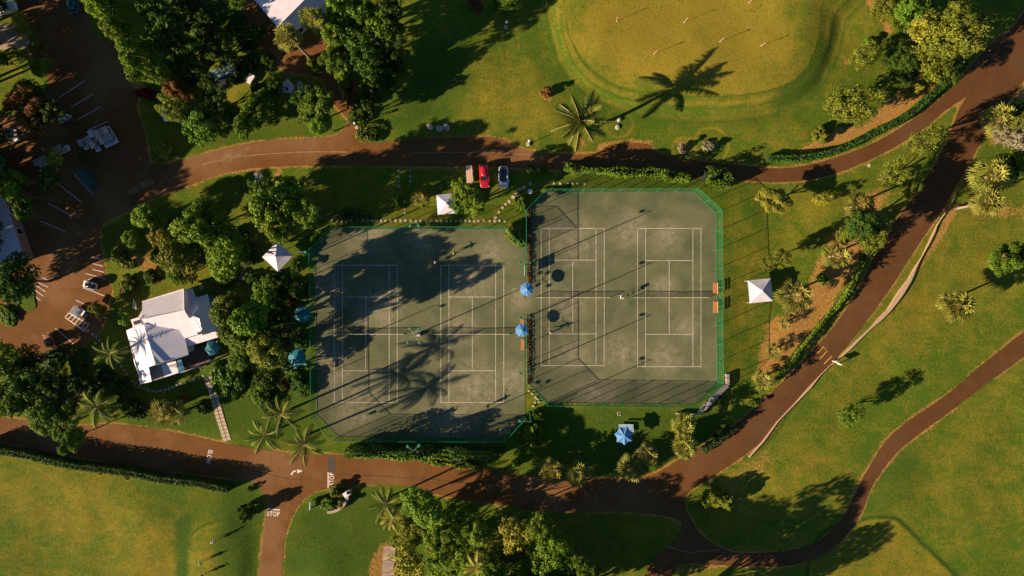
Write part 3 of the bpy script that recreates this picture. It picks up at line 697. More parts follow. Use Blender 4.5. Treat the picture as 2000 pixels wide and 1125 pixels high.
def frond_set(name, seed, n, L, leaflet, mat, up=(.9, -.5), rows=22, width=.11, curl=1.2):
    """feather-leaved palm head: arching ribs with hanging leaflets; unit metres"""
    r = np.random.default_rng(seed); C = []; fs = []; T = []
    V = []; k = 0; mbr = MB()
    for i in range(n):
        a = i * 2.399 + r.uniform(-.25, .25); el = up[0] + (up[1] - up[0]) * (i / n) + r.uniform(-.12, .12)
        l = L * r.uniform(.8, 1.08); pts = []; p = np.array([0., 0., .0]); st = l / rows; e = el; tn = r.random()
        for j in range(rows + 1):
            pts.append(p.copy()); p = p + st * np.array([math.cos(a) * math.cos(e), math.sin(a) * math.cos(e), math.sin(e)]); e -= curl / rows * (0.5 + j / rows)
        mbr.tube(pts[::3] + [pts[-1]], [.07 * (1 - .8 * q / (len(pts[::3]))) for q in range(len(pts[::3]) + 1)], 4)
        side = np.array([-math.sin(a), math.cos(a), 0])
        for j in range(3, rows + 1):
            t = j / rows; ll = leaflet * (math.sin(math.pi * min(1, t * .9 + .12)) ** .6) * r.uniform(.8, 1.1)
            fw = (pts[j] - pts[j - 1]) / st
            for s in (-1, 1):
                d = side * s * .75 + fw * .55 + np.array([0, 0, -.35 - r.random() * .35]); d /= np.linalg.norm(d)
                w = fw * width * .5; b = pts[j]; tip = b + d * ll
                V += [b - w, b + w, tip + w * .25, tip - w * .25]; T += [tn] * 4; fs.append((k, k + 1, k + 2, k + 3)); k += 4
    me = bpy.data.meshes.new(name); me.from_pydata([tuple(v) for v in V], [], fs); me.materials.append(mat)
    at = me.attributes.new('tint', 'FLOAT', 'POINT'); at.data.foreach_set('value', np.clip(np.array(T) + r.normal(0, .1, len(T)), 0, 1).astype(np.float32))
    return me, mbr.mesh('frond_ribs', M['rib'])
def fan_set(name, seed, n, R, mat, seg=9):
    r = np.random.default_rng(seed); V = []; fs = []; T = []; k = 0; mbr = MB()
    for i in range(n):
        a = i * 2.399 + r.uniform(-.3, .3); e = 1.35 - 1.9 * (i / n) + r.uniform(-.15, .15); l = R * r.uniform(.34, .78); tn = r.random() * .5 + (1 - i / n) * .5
        d = np.array([math.cos(a) * math.cos(e), math.sin(a) * math.cos(e), math.sin(e)]); b = d * l
        side = np.array([-math.sin(a), math.cos(a), 0]); up = np.cross(d, side)
        mbr.tube([(0, 0, 0), tuple(b)], [.035, .02], 4)
        for s in range(seg):
            th = (s / (seg - 1) - .5) * 3.0; dd = d * math.cos(th) + side * math.sin(th); dd = dd + np.array([0, 0, -.25 * abs(math.sin(th)) - .15]) + up * r.normal(0, .08); dd /= np.linalg.norm(dd)
            ll = R * .52 * (1 - .25 * abs(th) / 1.5) * r.uniform(.85, 1.1); w = np.cross(dd, up); w = w / np.linalg.norm(w) * R * .055
            mid = b + dd * ll * .55; tip = b + dd * ll + np.array([0, 0, -.12 * ll])
            V += [b, mid + w, tip, mid - w]; T += [tn] * 4; fs.append((k, k + 1, k + 2, k + 3)); k += 4
    me = bpy.data.meshes.new(name); me.from_pydata([tuple(v) for v in V], [], fs); me.materials.append(mat)
    at = me.attributes.new('tint', 'FLOAT', 'POINT'); at.data.foreach_set('value', np.clip(np.array(T) + r.normal(0, .15, len(T)), 0, 1).astype(np.float32))
    return me, mbr.mesh('leaf_stalks', M['rib'])
COCO = [frond_set('fronds', 200 + i, 16, 4.0, 1.0, M['palm'], (1.25, -.65), 32, .10, 1.3) for i in range(3)]
TALL = [frond_set('fronds', 208, 18, 5.2, 1.2, M['palm'], (1.5, -.5), 36, .17, .85)]
FAN = [fan_set('fan_leaves', 220 + i, 34 + 9 * i, 2.2, M['fan'], 8) for i in range(4)]
YUC = [fan_set('fan_leaves', 240 + i, 26, 2.2, M['fan'], 7) for i in range(2)]
_pt = {}
def palm_trunk(h, lx, ly, r0=.17):
    key = (h, lx, ly)
    pts = [(lx * t * t, ly * t * t, h * t) for t in (0, .2, .4, .6, .8, 1.0)]
    mb = MB().tube([(0, 0, -.1)] + pts[1:], [r0 * 1.7, r0 * 1.1, r0, r0 * .95, r0 * .9, r0 * .85], 8)
    return mb.mesh('trunk', M['palm_bark'], True)

def mat_slot(o, m):
    if o.data.materials[0] is not m:
        o.material_slots[0].link = 'OBJECT'; o.material_slots[0].material = m

_n = [0]
def tree(kind, px, py, r, h, label, group='trees of the resort grounds', mat='leaf', sx=1.0, sy=1.0, flat=1.1, ang=None, name=None, cat=None):
    """crown centre seen at (px,py), crown radius r in photo pixels, total height h in metres"""
    _n[0] += 1; R = r / PPM; rv = min(R * flat * ((sx + sy) / 2), h * .46); hc = h - rv * .95
    c = P(px, py, hc); g = gz(c.x, c.y)
    root = empty(name or 'tree', (c.x, c.y, g), random.uniform(0, 6.28) if ang is None else math.radians(ang))
    tag(root, label, cat or 'tree', group)
    rr = root.rotation_euler.z
    sx *= random.uniform(.88, 1.14); sy *= random.uniform(.88, 1.14); cm = random.choice(CR[kind])
    o = link('crown', cm, None, root, (0, 0, hc - g)); o.scale = (R * sx, R * sy, rv); mat_slot(o, M[mat])
    t = link('trunk', random.choice(TR), None, root); t.scale = (R * .8, R * .8, max(.5, (hc + rv * .2)))
    return root
def bush(px, py, r, h, label, group=None, mat='leaf', sx=1, sy=1, kind='bush', ang=None, name='shrub', cat='shrub'):
    c = P(px, py, h * .5); g = gz(c.x, c.y)
    root = empty(name, (c.x, c.y, g), random.uniform(0, 6.28) if ang is None else math.radians(ang))
    tag(root, label, cat, group); R = r / PPM
    o = link('leaves', random.choice(CR[kind]), None, root, (0, 0, h * .12)); o.scale = (R * sx, R * sy, h * .88); mat_slot(o, M[mat])
    s = link('stems', TR[_n[0] % 4], None, root); s.scale = (R * .6, R * .6, h * .7); _n[0] += 1
    return root
def palm(px, py, h, label, group=None, kind='coco', s=1.0, base=None, mat=None, rib=True, name=None):
    """head seen at (px,py) at height h; base = photo pixel of the foot, else straight below"""
    c = P(px, py, h); b = P(*base) if base else Vector((c.x, c.y, 0)); b.z = gz(b.x, b.y)
    nm = name or {'tall': 'coconut_palm', 'coco': 'coconut_palm', 'fan': 'fan_palm', 'yuc': 'fan_palm'}[kind]
    root = empty(nm, b); tag(root, label, 'palm', group)
    link('trunk', palm_trunk(round(h - b.z, 2), round(c.x - b.x, 2), round(c.y - b.y, 2), .30 if kind == 'tall' else .17 if kind == 'coco' else .2), None, root)
    a, rb = random.choice({'tall': TALL, 'coco': COCO, 'fan': FAN, 'yuc': YUC}[kind]); rz = random.uniform(0, 6.28)
    o = link('fronds', a, None, root, (c.x - b.x, c.y - b.y, h - b.z), rz); o.scale = (s, s, s)
    tl = (random.uniform(-.22, .22), random.uniform(-.22, .22), rz) if kind != 'tall' else (0, 0, rz); o.rotation_euler = tl
    if mat: mat_slot(o, M[mat])
    q = link('frond_ribs', rb, None, root, (c.x - b.x, c.y - b.y, h - b.z), rz); q.scale = (s, s, s); q.rotation_euler = tl
    return root

def hedge(pts, w, h, label, mat='hedge', group=None, dens=30, leaf=.16, lump=.0, name='hedge', seed=0, cat='hedge'):
    """clipped or loose hedge along photo-pixel path pts (at ground)"""
    r = np.random.default_rng(seed + 500); path = [Vector(tuple(P(x, y).xy)) for x, y in smooth_path(pts, False, 8)]
    mid = path[len(path) // 2]; root = empty(name, (mid.x, mid.y, 0)); tag(root, label, cat, group)
    segL = [(path[i + 1] - path[i]).length for i in range(len(path) - 1)]; tot = sum(segL); n = int(tot * (w + 2 * h) * dens)
    cum = np.concatenate([[0], np.cumsum(segL)]); s = r.random(n) * tot; idx = np.clip(np.searchsorted(cum, s) - 1, 0, len(segL) - 1)
    A = np.array([tuple(p) for p in path]); ax = A[idx]; d = A[idx + 1] - ax; ll = np.linalg.norm(d, axis=1, keepdims=True); d = d / ll
    p2 = ax + d * (s - cum[idx])[:, None]; nrm = np.stack([-d[:, 1], d[:, 0]], 1)
    lw = 1 + lump * (vnoise(p2[:, 0], p2[:, 1], 1.8, seed) - .5) * 2; lh = 1 + lump * (vnoise(p2[:, 0], p2[:, 1], 2.3, seed + 1) - .5) * 1.6
    th = r.random(n) * math.pi; cx = np.sign(np.cos(th)) * np.abs(np.cos(th)) ** .45; cz = np.sin(th) ** .45
    q = .86 + .2 * r.random(n)
    X = p2 + nrm * (cx * w / 2 * lw * q)[:, None]; Z = cz * h * lh * q * .98 + .05
    Cc = np.stack([X[:, 0] - mid.x, X[:, 1] - mid.y, Z], 1); Nn = np.stack([nrm[:, 0] * np.cos(th), nrm[:, 1] * np.cos(th), np.sin(th)], 1) + sph(r, n) * .75
    tt = vnoise(p2[:, 0] * 1.0, p2[:, 1] + cx, .9, seed + 3)
    link('leaves', leaf_mesh('leaves', Cc, Nn, leaf * r.uniform(.6, 1.3, n), M[mat], tt, seed=seed), None, root)
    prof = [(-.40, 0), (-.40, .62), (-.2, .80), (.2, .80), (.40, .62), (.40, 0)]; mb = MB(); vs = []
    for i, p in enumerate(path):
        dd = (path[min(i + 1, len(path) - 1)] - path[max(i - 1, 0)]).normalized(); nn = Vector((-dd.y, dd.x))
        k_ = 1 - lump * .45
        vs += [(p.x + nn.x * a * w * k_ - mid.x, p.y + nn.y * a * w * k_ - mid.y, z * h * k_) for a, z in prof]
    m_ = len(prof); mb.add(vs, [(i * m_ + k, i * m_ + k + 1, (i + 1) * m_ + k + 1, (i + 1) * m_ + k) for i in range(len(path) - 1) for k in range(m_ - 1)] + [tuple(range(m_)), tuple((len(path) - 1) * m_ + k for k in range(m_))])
    mb.build('light_block_core', M['core'], root)  # solid dark core added inside the hedge to stop light passing through
    return root

# ------------------------------------------------------------------ trees (photo pixel of the crown, radius px, height m)
GT = 'trees round the car park'
tree('broad', 200, 12, 36, 12.5, 'bright green tree at the top edge, first of the diagonal row by the car park', GT, 'bright', 1.2, .9, flat=1.6)
tree('broad', 226, 58, 28, 12.5, 'bright green tree with a narrow crown, second of the diagonal row', GT, 'bright', 1, .9, flat=1.6)
tree('lobed', 275, 108, 38, 12.5, 'bright green tree above the red shrub, third of the diagonal row', GT, 'bright', flat=1.6)
tree('broad', 306, 142, 30, 12.5, 'bright green tree at the lower end of the diagonal row', GT, 'bright', flat=1.6)
tree('open', 45, 44, 25, 5, 'yellow orange tree beside the parked van at the top left', GT, 'yellow', .8, 1.2)
tree('open', 76, 98, 14, 4, 'small olive green tree below the paved yard', GT, 'olive')
tree('lobed', 80, 134, 20, 5, 'yellow green tree below the small olive one at the yard', GT, 'bright')
tree('open', 10, 118, 18, 6, 'green tree cut by the left edge below the yard', GT)
tree('lobed', 66, 250, 36, 9, 'orange leaved tree in the shade left of the parking bays', GT, 'orange')
tree('open', 45, 195, 40, 10, 'dark tree with a few orange twigs above the orange tree', GT, 'orange')
tree('open', 95, 215, 26, 10, 'dark tree between the orange tree and the parking lines', GT, 'dark')
tree('open', 60, 175, 30, 9, 'dark green tree in shade under the yellow green one', GT, 'dark')
tree('broad', 362, 215, 30, 9, 'orange tinged green tree beside the white bench', GT, 'olive')
tree('broad', 385, 238, 36, 9, 'round green tree right of the white bench', GT)
tree('lobed', 350, 175, 24, 5, 'tree with rusty orange twigs above the yellow shrub', GT, 'orange')
tree('open', 108, 306, 20, 5, 'small yellow green tree above the second row of parking lines', GT, 'yellow', 1, 1.1)
tree('open', 160, 302, 12, 3, 'tiny shaded tree below the row of golf carts', GT, 'dark')
tree('open', 92, 350, 26, 9, 'dark shaded tree between the roofed house and the parking lines', GT, 'dark')
tree('lobed', 40, 350, 18, 9, 'slim bright green tree at the corner of the big roof', GT, 'bright', .9, 1.2)
tree('lobed', 28, 378, 26, 10, 'bright green tree standing against the big grey white roof', GT, 'bright', .9, 1.2, ang=0)
tree('lobed', 45, 418, 20, 9, 'green tree at the lower end of the big roof', GT, 'leaf')
tree('broad', 30, 548, 50, 13, 'large dark green shade tree on the grass island at the left edge', GT, 'dark')
GN = 'trees between the car park and the lane'
tree('lobed', 500, 215, 42, 9.5, 'broad green tree south of the two white boxes', GN, 'leaf', 1.2, .8)
tree('lobed', 450, 225, 34, 7, 'green tree between the round tree and the driveway trees', GN)
tree('open', 425, 190, 30, 7.5, 'dark tree behind the glazed shed', GN, 'dark')
tree('lobed', 612, 215, 32, 9.5, 'green tree with bronze tips left of the side driveway', GN, 'leaf', .9, 1.2)
tree('broad', 634, 240, 24, 8.5, 'yellow green tree at the mouth of the side driveway', GN, 'bright')
tree('open', 590, 190, 28, 8.5, 'dark green tree by the white tarpaulin', GN, 'dark')
tree('open', 470, 8, 20, 7.5, 'small green tree left of the white roofed house at the top', GN, 'leaf')
tree('open', 410, 160, 20, 5, 'dark bush tree left of the glazed shed', GN, 'dark')
tree('open', 505, 60, 22, 5, 'dark tree along the side of the white roofed house', GN, 'dark')
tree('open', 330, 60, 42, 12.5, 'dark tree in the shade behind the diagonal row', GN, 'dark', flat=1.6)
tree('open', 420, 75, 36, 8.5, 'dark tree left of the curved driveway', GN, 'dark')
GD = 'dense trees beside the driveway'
for x, y, r, h, l in ((375, 110, 34, 9, 'dark tree added for shade, behind the middle of the diagonal row'), (445, 115, 28, 8, 'dark tree added for shade above the glazed shed'), (370, 5, 34, 6, 'dark tree added for shade at the top edge right of the diagonal row'),
                      (430, 25, 32, 6, 'dark tree added for shade at the top edge beside the driveway'), (310, 20, 36, 11, 'dark tree added for shade at the top edge touching the diagonal row'), (540, 165, 18, 7, 'dark tree added for shade between the storage boxes and the white tarpaulin'),
                      (722, 165, 30, 9, 'dark tree added for shade right of the rusty shrubs, upper of two'), (715, 205, 26, 8, 'dark tree added for shade right of the rusty shrubs, lower of two'), (775, 70, 34, 13, 'dark tree added for shade at the right end of the driveway clump')):
    tree('open', x, y, r, h, l, 'dark trees added to shade the upper left grounds', 'dark', flat=1.6)  # this set of dark trees is added to darken the ground
tree('open', 690, 35, 52, 13.5, 'tall dark tree with glinting leaves at the top edge', GD, 'leaf', flat=1.6)
tree('open', 738, 55, 44, 13.5, 'tall dark tree overhanging the shaded lawn', GD, 'leaf', flat=1.6)
tree('broad', 655, 30, 26, 12.5, 'green tree beside the blue awning at the top edge', GD, 'bright', flat=1.6)
tree('broad', 664, 62, 30, 11.5, 'green tree between the leaning palm and the tall dark tree', GD, 'bright', flat=1.6)
tree('open', 700, 95, 38, 12.5, 'dark tree in the middle of the driveway clump', GD, 'dark', flat=1.6)
tree('open', 760, 15, 36, 13.5, 'dark tree top right of the driveway clump', GD, 'dark', flat=1.6)
tree('broad', 656, 112, 26, 9.5, 'green tree on the right bank of the driveway', GD, 'leaf', .9, 1.1, flat=1.6)
tree('lobed', 672, 148, 24, 8.5, 'yellow green tree above the rusty red shrubs', GD, 'bright', .9, 1.2, flat=1.6)
tree('open', 715, 130, 30, 12.5, 'dark shaded tree behind the rusty red shrubs', GD, 'dark', flat=1.6)
GH = 'trees round the club house'
tree('lobed', 555, 385, 52, 13.5, 'large bright green tree below the lane with lumpy crown', GH, 'bright')
tree('lobed', 535, 435, 36, 12.5, 'bright green tree between the lumpy large tree and the rotated white canopy', GH, 'bright')
tree('open', 600, 415, 32, 12.5, 'green tree with thin crown nearest the stepping stone row', GH, 'bright')
tree('open', 515, 370, 26, 12.5, 'green tree over the grey paver path by the lane', GH, 'leaf')
tree('lobed', 286, 425, 28, 7, 'bright green tree on the bank beside the car park', GH, 'bright')
tree('lobed', 262, 468, 23, 6, 'small twin lobed bright green tree on the dry bank', GH, 'bright')
tree('broad', 395, 425, 36, 11.5, 'green tree at the upper end of the club house grove', GH, 'leaf')
tree('broad', 420, 455, 48, 12.5, 'large bright green tree in the middle of the club house grove', GH, 'bright')
tree('broad', 435, 505, 46, 12.5, 'large bright green tree just above the club house roof', GH, 'bright')
tree('broad', 350, 490, 42, 11.5, 'yellow green tree on the left of the club house grove', GH, 'olive')
tree('broad', 345, 535, 28, 7, 'green tree touching the upper left of the club house', GH, 'leaf')
tree('open', 320, 470, 24, 7, 'thin yellowish tree on the dry slope', GH, 'yellow')
tree('lobed', 500, 625, 50, 12, 'large green tree between the club house and the courts', GH, 'bright')
tree('lobed', 468, 655, 42, 11, 'green tree touching the right side of the club house', GH, 'leaf')
tree('open', 518, 572, 25, 13.5, 'bright green tree just below the rotated white canopy', GH, 'bright')
tree('broad', 462, 605, 30, 11.5, 'olive green tree beside the glass porch of the club house', GH, 'olive')
tree('lobed', 515, 685, 40, 14, 'olive tree between the large green tree and the blue umbrellas', GH, 'olive')
tree('broad', 470, 700, 26, 9, 'green tree next to the deck umbrella', GH, 'leaf')
tree('broad', 190, 606, 18, 4, 'small round yellow green tree beside the striped cart', GH, 'olive')
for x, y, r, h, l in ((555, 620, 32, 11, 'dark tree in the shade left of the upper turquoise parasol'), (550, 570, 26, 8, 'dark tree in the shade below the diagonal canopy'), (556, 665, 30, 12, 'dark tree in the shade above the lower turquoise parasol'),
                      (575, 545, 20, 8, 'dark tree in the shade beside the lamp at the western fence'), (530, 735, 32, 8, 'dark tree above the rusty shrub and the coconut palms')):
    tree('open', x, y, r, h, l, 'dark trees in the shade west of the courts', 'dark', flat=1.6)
GW = 'trees at the south west corner'
tree('broad', 25, 715, 44, 8.5, 'dark green tree at the left edge below the car park', GW, 'leaf', flat=1.3)
tree('broad', 30, 775, 46, 9, 'green tree at the left edge above the hedge', GW, 'leaf', flat=1.3)
tree('open', 62, 700, 32, 7, 'dark thin tree below the brown cart', GW, 'dark')
tree('lobed', 95, 810, 38, 8, 'green tree overhanging the shaded road', GW, 'leaf', flat=1.3)
tree('broad', 125, 828, 32, 7.5, 'green tree beside the dark coconut palm', GW, 'leaf', flat=1.3)
tree('lobed', 150, 850, 22, 7.5, 'small green tree leaning over the road edge', GW, 'leaf', flat=1.3)
tree('open', 140, 780, 32, 7, 'dark tree left of the dark coconut palm', GW, 'dark')
tree('open', 80, 750, 40, 8, 'dark shaded tree in the corner grove', GW, 'dark')
tree('open', 118, 742, 28, 6, 'dark tree in the shade below the brown car', GW, 'dark', flat=1.3)
tree('open', 172, 742, 24, 4.6, 'dark low tree between the thin leaved palm and the dark coconut palm', GW, 'dark', flat=1.3)
bush(240, 782, 22, 2.6, 'dark shrub on the shaded lawn below the curved stone row', mat='dark')
bush(150, 715, 22, 2.6, 'dark shrub on the shaded lawn right of the brown car', mat='dark')
GB = 'trees of the clump at the bottom edge'
for i, (k, x, y, r, h, m, l) in enumerate([
    ('lobed', 842, 1005, 36, 12, 'leaf', 'green tree at the top left of the bottom clump'), ('broad', 803, 1040, 34, 8, 'olive', 'olive brown tree on the left side of the bottom clump'),
    ('lobed', 850, 1052, 34, 12, 'bright', 'bright green tree inside the bottom clump'), ('broad', 880, 1095, 44, 8, 'leaf', 'green tree at the bottom edge left of the small palm head'),
    ('open', 800, 1095, 38, 11, 'yellow', 'golden tinged tree beside the concrete cart path'), ('open', 893, 1015, 30, 8, 'dark', 'dark sparse tree at the top of the bottom clump'),
    ('lobed', 935, 1040, 28, 12, 'bright', 'green tree with twisted top in the middle of the clump'), ('broad', 985, 1075, 40, 9, 'olive', 'olive tree right of the small palm head'),
    ('open', 1005, 1035, 34, 13, 'yellow', 'golden crowned tree at the top of the bottom clump'), ('broad', 1060, 1062, 42, 10, 'bright', 'large bright green tree right in the bottom clump'),
    ('lobed', 1058, 1020, 22, 14, 'leaf', 'small crowned tall tree at the top right of the clump'), ('broad', 1095, 1090, 40, 10, 'leaf', 'green tree at the lower right of the clump'),
    ('open', 1140, 1105, 28, 13, 'dark', 'dark thin tree at the right end of the bottom clump'), ('open', 1030, 1110, 40, 9, 'bright', 'yellow green tree at the bottom edge under the large bright one'),
    ('open', 960, 1115, 34, 11, 'leaf', 'leafy tree at the bottom edge beside the small palm head')]):
    tree(k, x, y, r, h - 1.5, l, GB, {'leaf': 'bright', 'dark': 'leaf', 'olive': 'olive'}.get(m, m), flat=.9)
GR = 'trees between the two eastern roads and the lawns'
tree('spiky', 1835, 70, 48, 11, 'big yellow green tree with feathery crown by the curved lane', GR, 'olive')
tree('spiky', 1800, 55, 34, 9, 'pale golden tree on the left of the big feathery crown', GR, 'yellow')
tree('spiky', 1870, 75, 36, 11, 'olive tree on the right of the big feathery crown', GR, 'olive')
tree('spiky', 1865, 28, 26, 11, 'golden olive tree above the big feathery crown', GR, 'olive')
tree('spiky', 1820, 112, 40, 6, 'olive tree below the big feathery crown', GR, 'olive')
tree('lobed', 1785, 15, 42, 9, 'deep green tree at the top edge beside the sandy strip', GR, 'leaf')
tree('broad', 1755, 40, 20, 5, 'green tree between the sandy strip and the golden tree', GR, 'leaf')
tree('spiky', 1722, 15, 24, 4, 'brown olive scrub tree at the top edge over the sand', GR, 'olive')
tree('spiky', 1695, 105, 28, 6, 'dark olive tree at the lawn edge', GR, 'olive')
tree('broad', 1745, 108, 20, 4, 'low dark green tree in shade beside the big feathery crown', GR, 'dark')
tree('broad', 1772, 135, 26, 5, 'dark green tree under the big feathery crown', GR, 'dark')
tree('broad', 1835, 135, 30, 5, 'dark green tree next to the curved hedge', GR, 'dark')
tree('spiky', 1655, 205, 40, 8, 'feathery olive tree left of the curved hedge', GR, 'olive', 1.05, 1)
tree('open', 1918, 35, 12, 3, 'tiny green tree standing alone in the road shade', GR, 'olive')
tree('spiky', 1815, 272, 34, 9.5, 'feathery yellow green tree between the two roads', GR, 'olive', .9, 1.15)
tree('spiky', 1742, 342, 28, 7, 'olive tree with flat layered crown between the two roads', GR, 'olive', 1.1, .8)
tree('spiky', 1778, 372, 18, 5, 'narrow slanting olive tree above the road', GR, 'olive', .55, 1.4, ang=-28)
tree('broad', 1683, 440, 38, 10, 'dark green bushy tree with golden palm at its head', GR, 'dark')
tree('spiky', 1700, 470, 24, 8, 'olive tree below the dark bushy one', GR, 'olive')
tree('lobed', 1650, 460, 20, 4, 'brownish olive tree on bare earth', GR, 'olive')
tree('broad', 1512, 510, 21, 6, 'small green tree beside the fence shadow line', GR, 'olive')
tree('lobed', 1517, 391, 30, 4.8, 'round yellow flowering tree by the corner of the eastern court', GR, 'yellow', flat=.5)
tree('spiky', 1602, 390, 16, 3, 'small yellow tree in front of the dark shadow by the lane', GR, 'yellow')
tree('spiky', 1655, 812, 24, 5.4, 'lone small dark green tree on the open golf lawn', GR, 'leaf', 1.1, .95, flat=2)
tree('lobed', 1982, 500, 36, 8, 'dark green tree cut by the right edge of the lawn', GR, 'leaf')
tree('spiky', 1970, 255, 36, 7, 'pale whitish tree at the right edge by the road', GR, 'pale')
tree('spiky', 1995, 240, 24, 7, 'golden olive tree cut by the right edge beside the pale one', GR, 'olive')
tree('lobed', 1988, 310, 24, 5, 'bright green tree at the right edge below the pale one', GR, 'bright')
tree('broad', 1975, 335, 26, 4, 'low green tree at the right edge above the fan palms', GR, 'leaf')
tree('broad', 1985, 210, 22, 5, 'dark green tree at the right edge by the road bend', GR, 'dark')
tree('broad', 1392, 1232, 56, 13, 'second tall tree added unseen beyond the bottom edge to thicken the shadow of the first', GR, 'leaf')  # out-of-frame tree put in to make the shadow on the path denser
tree('broad', 1326, 1214, 64, 14, 'tall tree at the bottom edge casting a long shadow over the path', GR, 'leaf')
tree('broad', 990, 8, 26, 6, 'round green tree at the top edge on the lawn', GR, 'leaf', 1.3, .8, ang=0)

# low shrubs
bush(285, 180, 17, 2.2, 'deep red leaved shrub at the corner of the car park', mat='red', sx=1.2, sy=.7, ang=0, name='flowering_shrub')
bush(334, 188, 30, 3.4, 'yellow flowering shrub above the white bench', mat='yellow', sx=.9)
bush(315, 288, 19, 2.4, 'small yellow green shrub in the corner of the lane', mat='yellow')
bush(14, 618, 22, 1.1, 'low green clipped shrub on the rounded island', mat='bright', sx=.8, sy=1.1, ang=20)
bush(612, 122, 16, 1.8, 'oval green shrub on the paved forecourt', mat='bright', sx=.8, sy=1.4, ang=35)
bush(680, 165, 15, 4, 'rusty red shrub, upper one on the driveway bank', mat='orange', sx=.8, sy=1.1)
bush(684, 200, 15, 3.4, 'rusty red shrub, lower one on the driveway bank', mat='orange', sx=.7, sy=1.2, ang=-10)
bush(1037, 852, 19, 3.0, 'tall round green shrub below the gap between the courts', mat='bright', sx=1, sy=1.45, ang=0)
bush(1052, 812, 15, 2.2, 'green shrub at the tip of the eastern court fence', mat='leaf')
bush(975, 881, 12, 2, 'small green shrub below the corner of the western court')
bush(1008, 906, 9, 1.4, 'tiny green shrub at the edge of the shaded road')
bush(443, 745, 34, 3, 'large loose green shrub beside the paver path', mat='leaf', sx=1, sy=1.3, ang=0)
bush(500, 770, 24, 2.4, 'green shrub left of the three coconut palms', mat='leaf')
bush(556, 745, 16, 1.6, 'rusty red shrub below the lower blue umbrella', mat='orange')
bush(565, 590, 11, 1.5, 'orange red shrub left of the upper blue umbrella', mat='orange')
bush(553, 690, 14, 1.4, 'orange tipped shrub left of the lower blue umbrella', mat='orange')
bush(655, 962, 15, 1.8, 'pale yellow green shrub inside the curved wall', mat='olive')
bush(661, 985, 9, 1.2, 'golden shrub inside the curved wall', mat='yellow')
bush(632, 985, 18, 1.0, 'low green shrub between the white sign and the curved wall', mat='leaf', sx=1.2, sy=.8, ang=0)
bush(482, 1000, 17, 3.6, 'dark green shrub by the stop line of the side road', mat='dark')
bush(487, 957, 7, 1, 'tiny green shrub at the junction corner', mat='leaf')
bush(1015, 400, 14, 2.4, 'green shrub at the upper left corner of the eastern court', mat='leaf', sx=.8, sy=1.3, ang=0)
bush(1002, 450, 16, 2.2, 'olive green shrub in the wedge between the courts', mat='olive', sx=.9, sy=1.4, ang=0)
bush(777, 395, 10, 2.8, 'slim green shrub beside the round stepping stones', mat='leaf', sx=.7, sy=1.7, ang=0)
bush(815, 380, 11, 2, 'green shrub left of the small spiky palm', mat='bright')
bush(1037, 328, 9, 1.2, 'small green shrub beside the white car, left of two'); bush(1061, 329, 9, 1.2, 'small green shrub beside the white car, right of two')
bush(930, 8, 18, .8, 'reddish low shrub patch on the lawn at the top edge', mat='orange', sx=1.1, sy=.8)
bush(1390, 972, 20, 3.6, 'pale green shrub on the shaded road verge, left of two', mat='olive', sx=.9, sy=1.1)
bush(1421, 984, 15, 3.2, 'pale green shrub on the shaded road verge, right of two', mat='olive', sx=.8, sy=1.3, ang=0)
bush(1735, 30, 14, 1.5, 'dry scrub on the sandy strip', mat='olive'); bush(1600, 262, 18, 2.0, 'pale green scrub at the left end of the bare bank', mat='olive')
bush(1780, 180, 16, 1.4, 'golden scrub on the bare bank, right of the curved hedge', mat='yellow', sx=1.3, sy=.8, ang=30)
bush(1700, 85, 14, 1.2, 'fresh green scrub at the edge of the lawn', mat='bright'); bush(1820, 152, 10, 1.4, 'round green shrub at the bend of the curved hedge', mat='bright')
bush(1610, 542, 13, 2.0, 'small spiky green shrub below the round fan palm', mat='leaf'); bush(1470, 790, 8, 1, 'small green shrub in the shade of the road bank')
bush(1408, 780, 8, 1, 'tuft of green at the end of the stone wall'); bush(235, 500, 22, 2, 'green scrub at the edge of the car park bays', mat='olive', sx=1, sy=1.4, ang=0)
bush(250, 560, 22, 1.6, 'low olive shrub between the parked microcar and the grove', mat='olive'); bush(240, 620, 18, 1.5, 'low green shrub left of the club house', mat='leaf')
bush(395, 800, 14, 1.2, 'dark low shrub on the lawn between the two paths', mat='dark'); bush(360, 780, 10, 1.2, 'orange tipped plant below the stepping stones', mat='orange')
bush(275, 640, 12, 1.8, 'dark shrub beside the small chimney', mat='dark')
for i, (x, y) in enumerate([(28, 886), (88, 902), (134, 912), (195, 920), (248, 930), (303, 936), (358, 944), (418, 955)]):
    bush(x, y, 8, 1.3, 'small pale yellow shrub in the row below the long hedge', 'small shrubs in a row below the long hedge', mat='yellow', kind='tuft')

ur = random.Random(5)  # undergrowth shrubs added in the gaps to darken shaded ground
for lab, cells in (('low dark shrub added to darken the ground between the diagonal row and the driveway', [(345, 40), (385, 70), (405, 40), (440, 65), (470, 85), (415, 105), (350, 85), (480, 130), (520, 120), (335, 120), (375, 140), (455, 150), (500, 170), (530, 190), (395, 10), (460, 35)]),
                   ('low dark shrub added to darken the ground right of the rusty shrubs', [(735, 110), (745, 150), (730, 190), (700, 225), (765, 120), (750, 90)]),
                   ('low dark shrub added to darken the ground at the south west corner', [(110, 700), (140, 745), (185, 770), (90, 770), (205, 735), (255, 800), (160, 700), (230, 760)]),
                   ('low dark shrub added to darken the ground west of the courts', [(540, 545), (580, 570), (570, 640), (540, 600), (585, 660), (545, 700), (570, 740), (500, 740), (590, 760), (470, 745), (520, 780), (580, 525)]),
                   ('low dark shrub added to darken the club house grove', [(470, 460), (480, 500), (310, 505), (300, 540), (380, 500), (490, 545), (330, 440), (455, 550)])):
    for x, y in cells: bush(x + ur.uniform(-6, 6), y + ur.uniform(-6, 6), ur.uniform(15, 24), ur.uniform(1.0, 2.0), lab, lab, mat='dark', sx=ur.uniform(.8, 1.2))
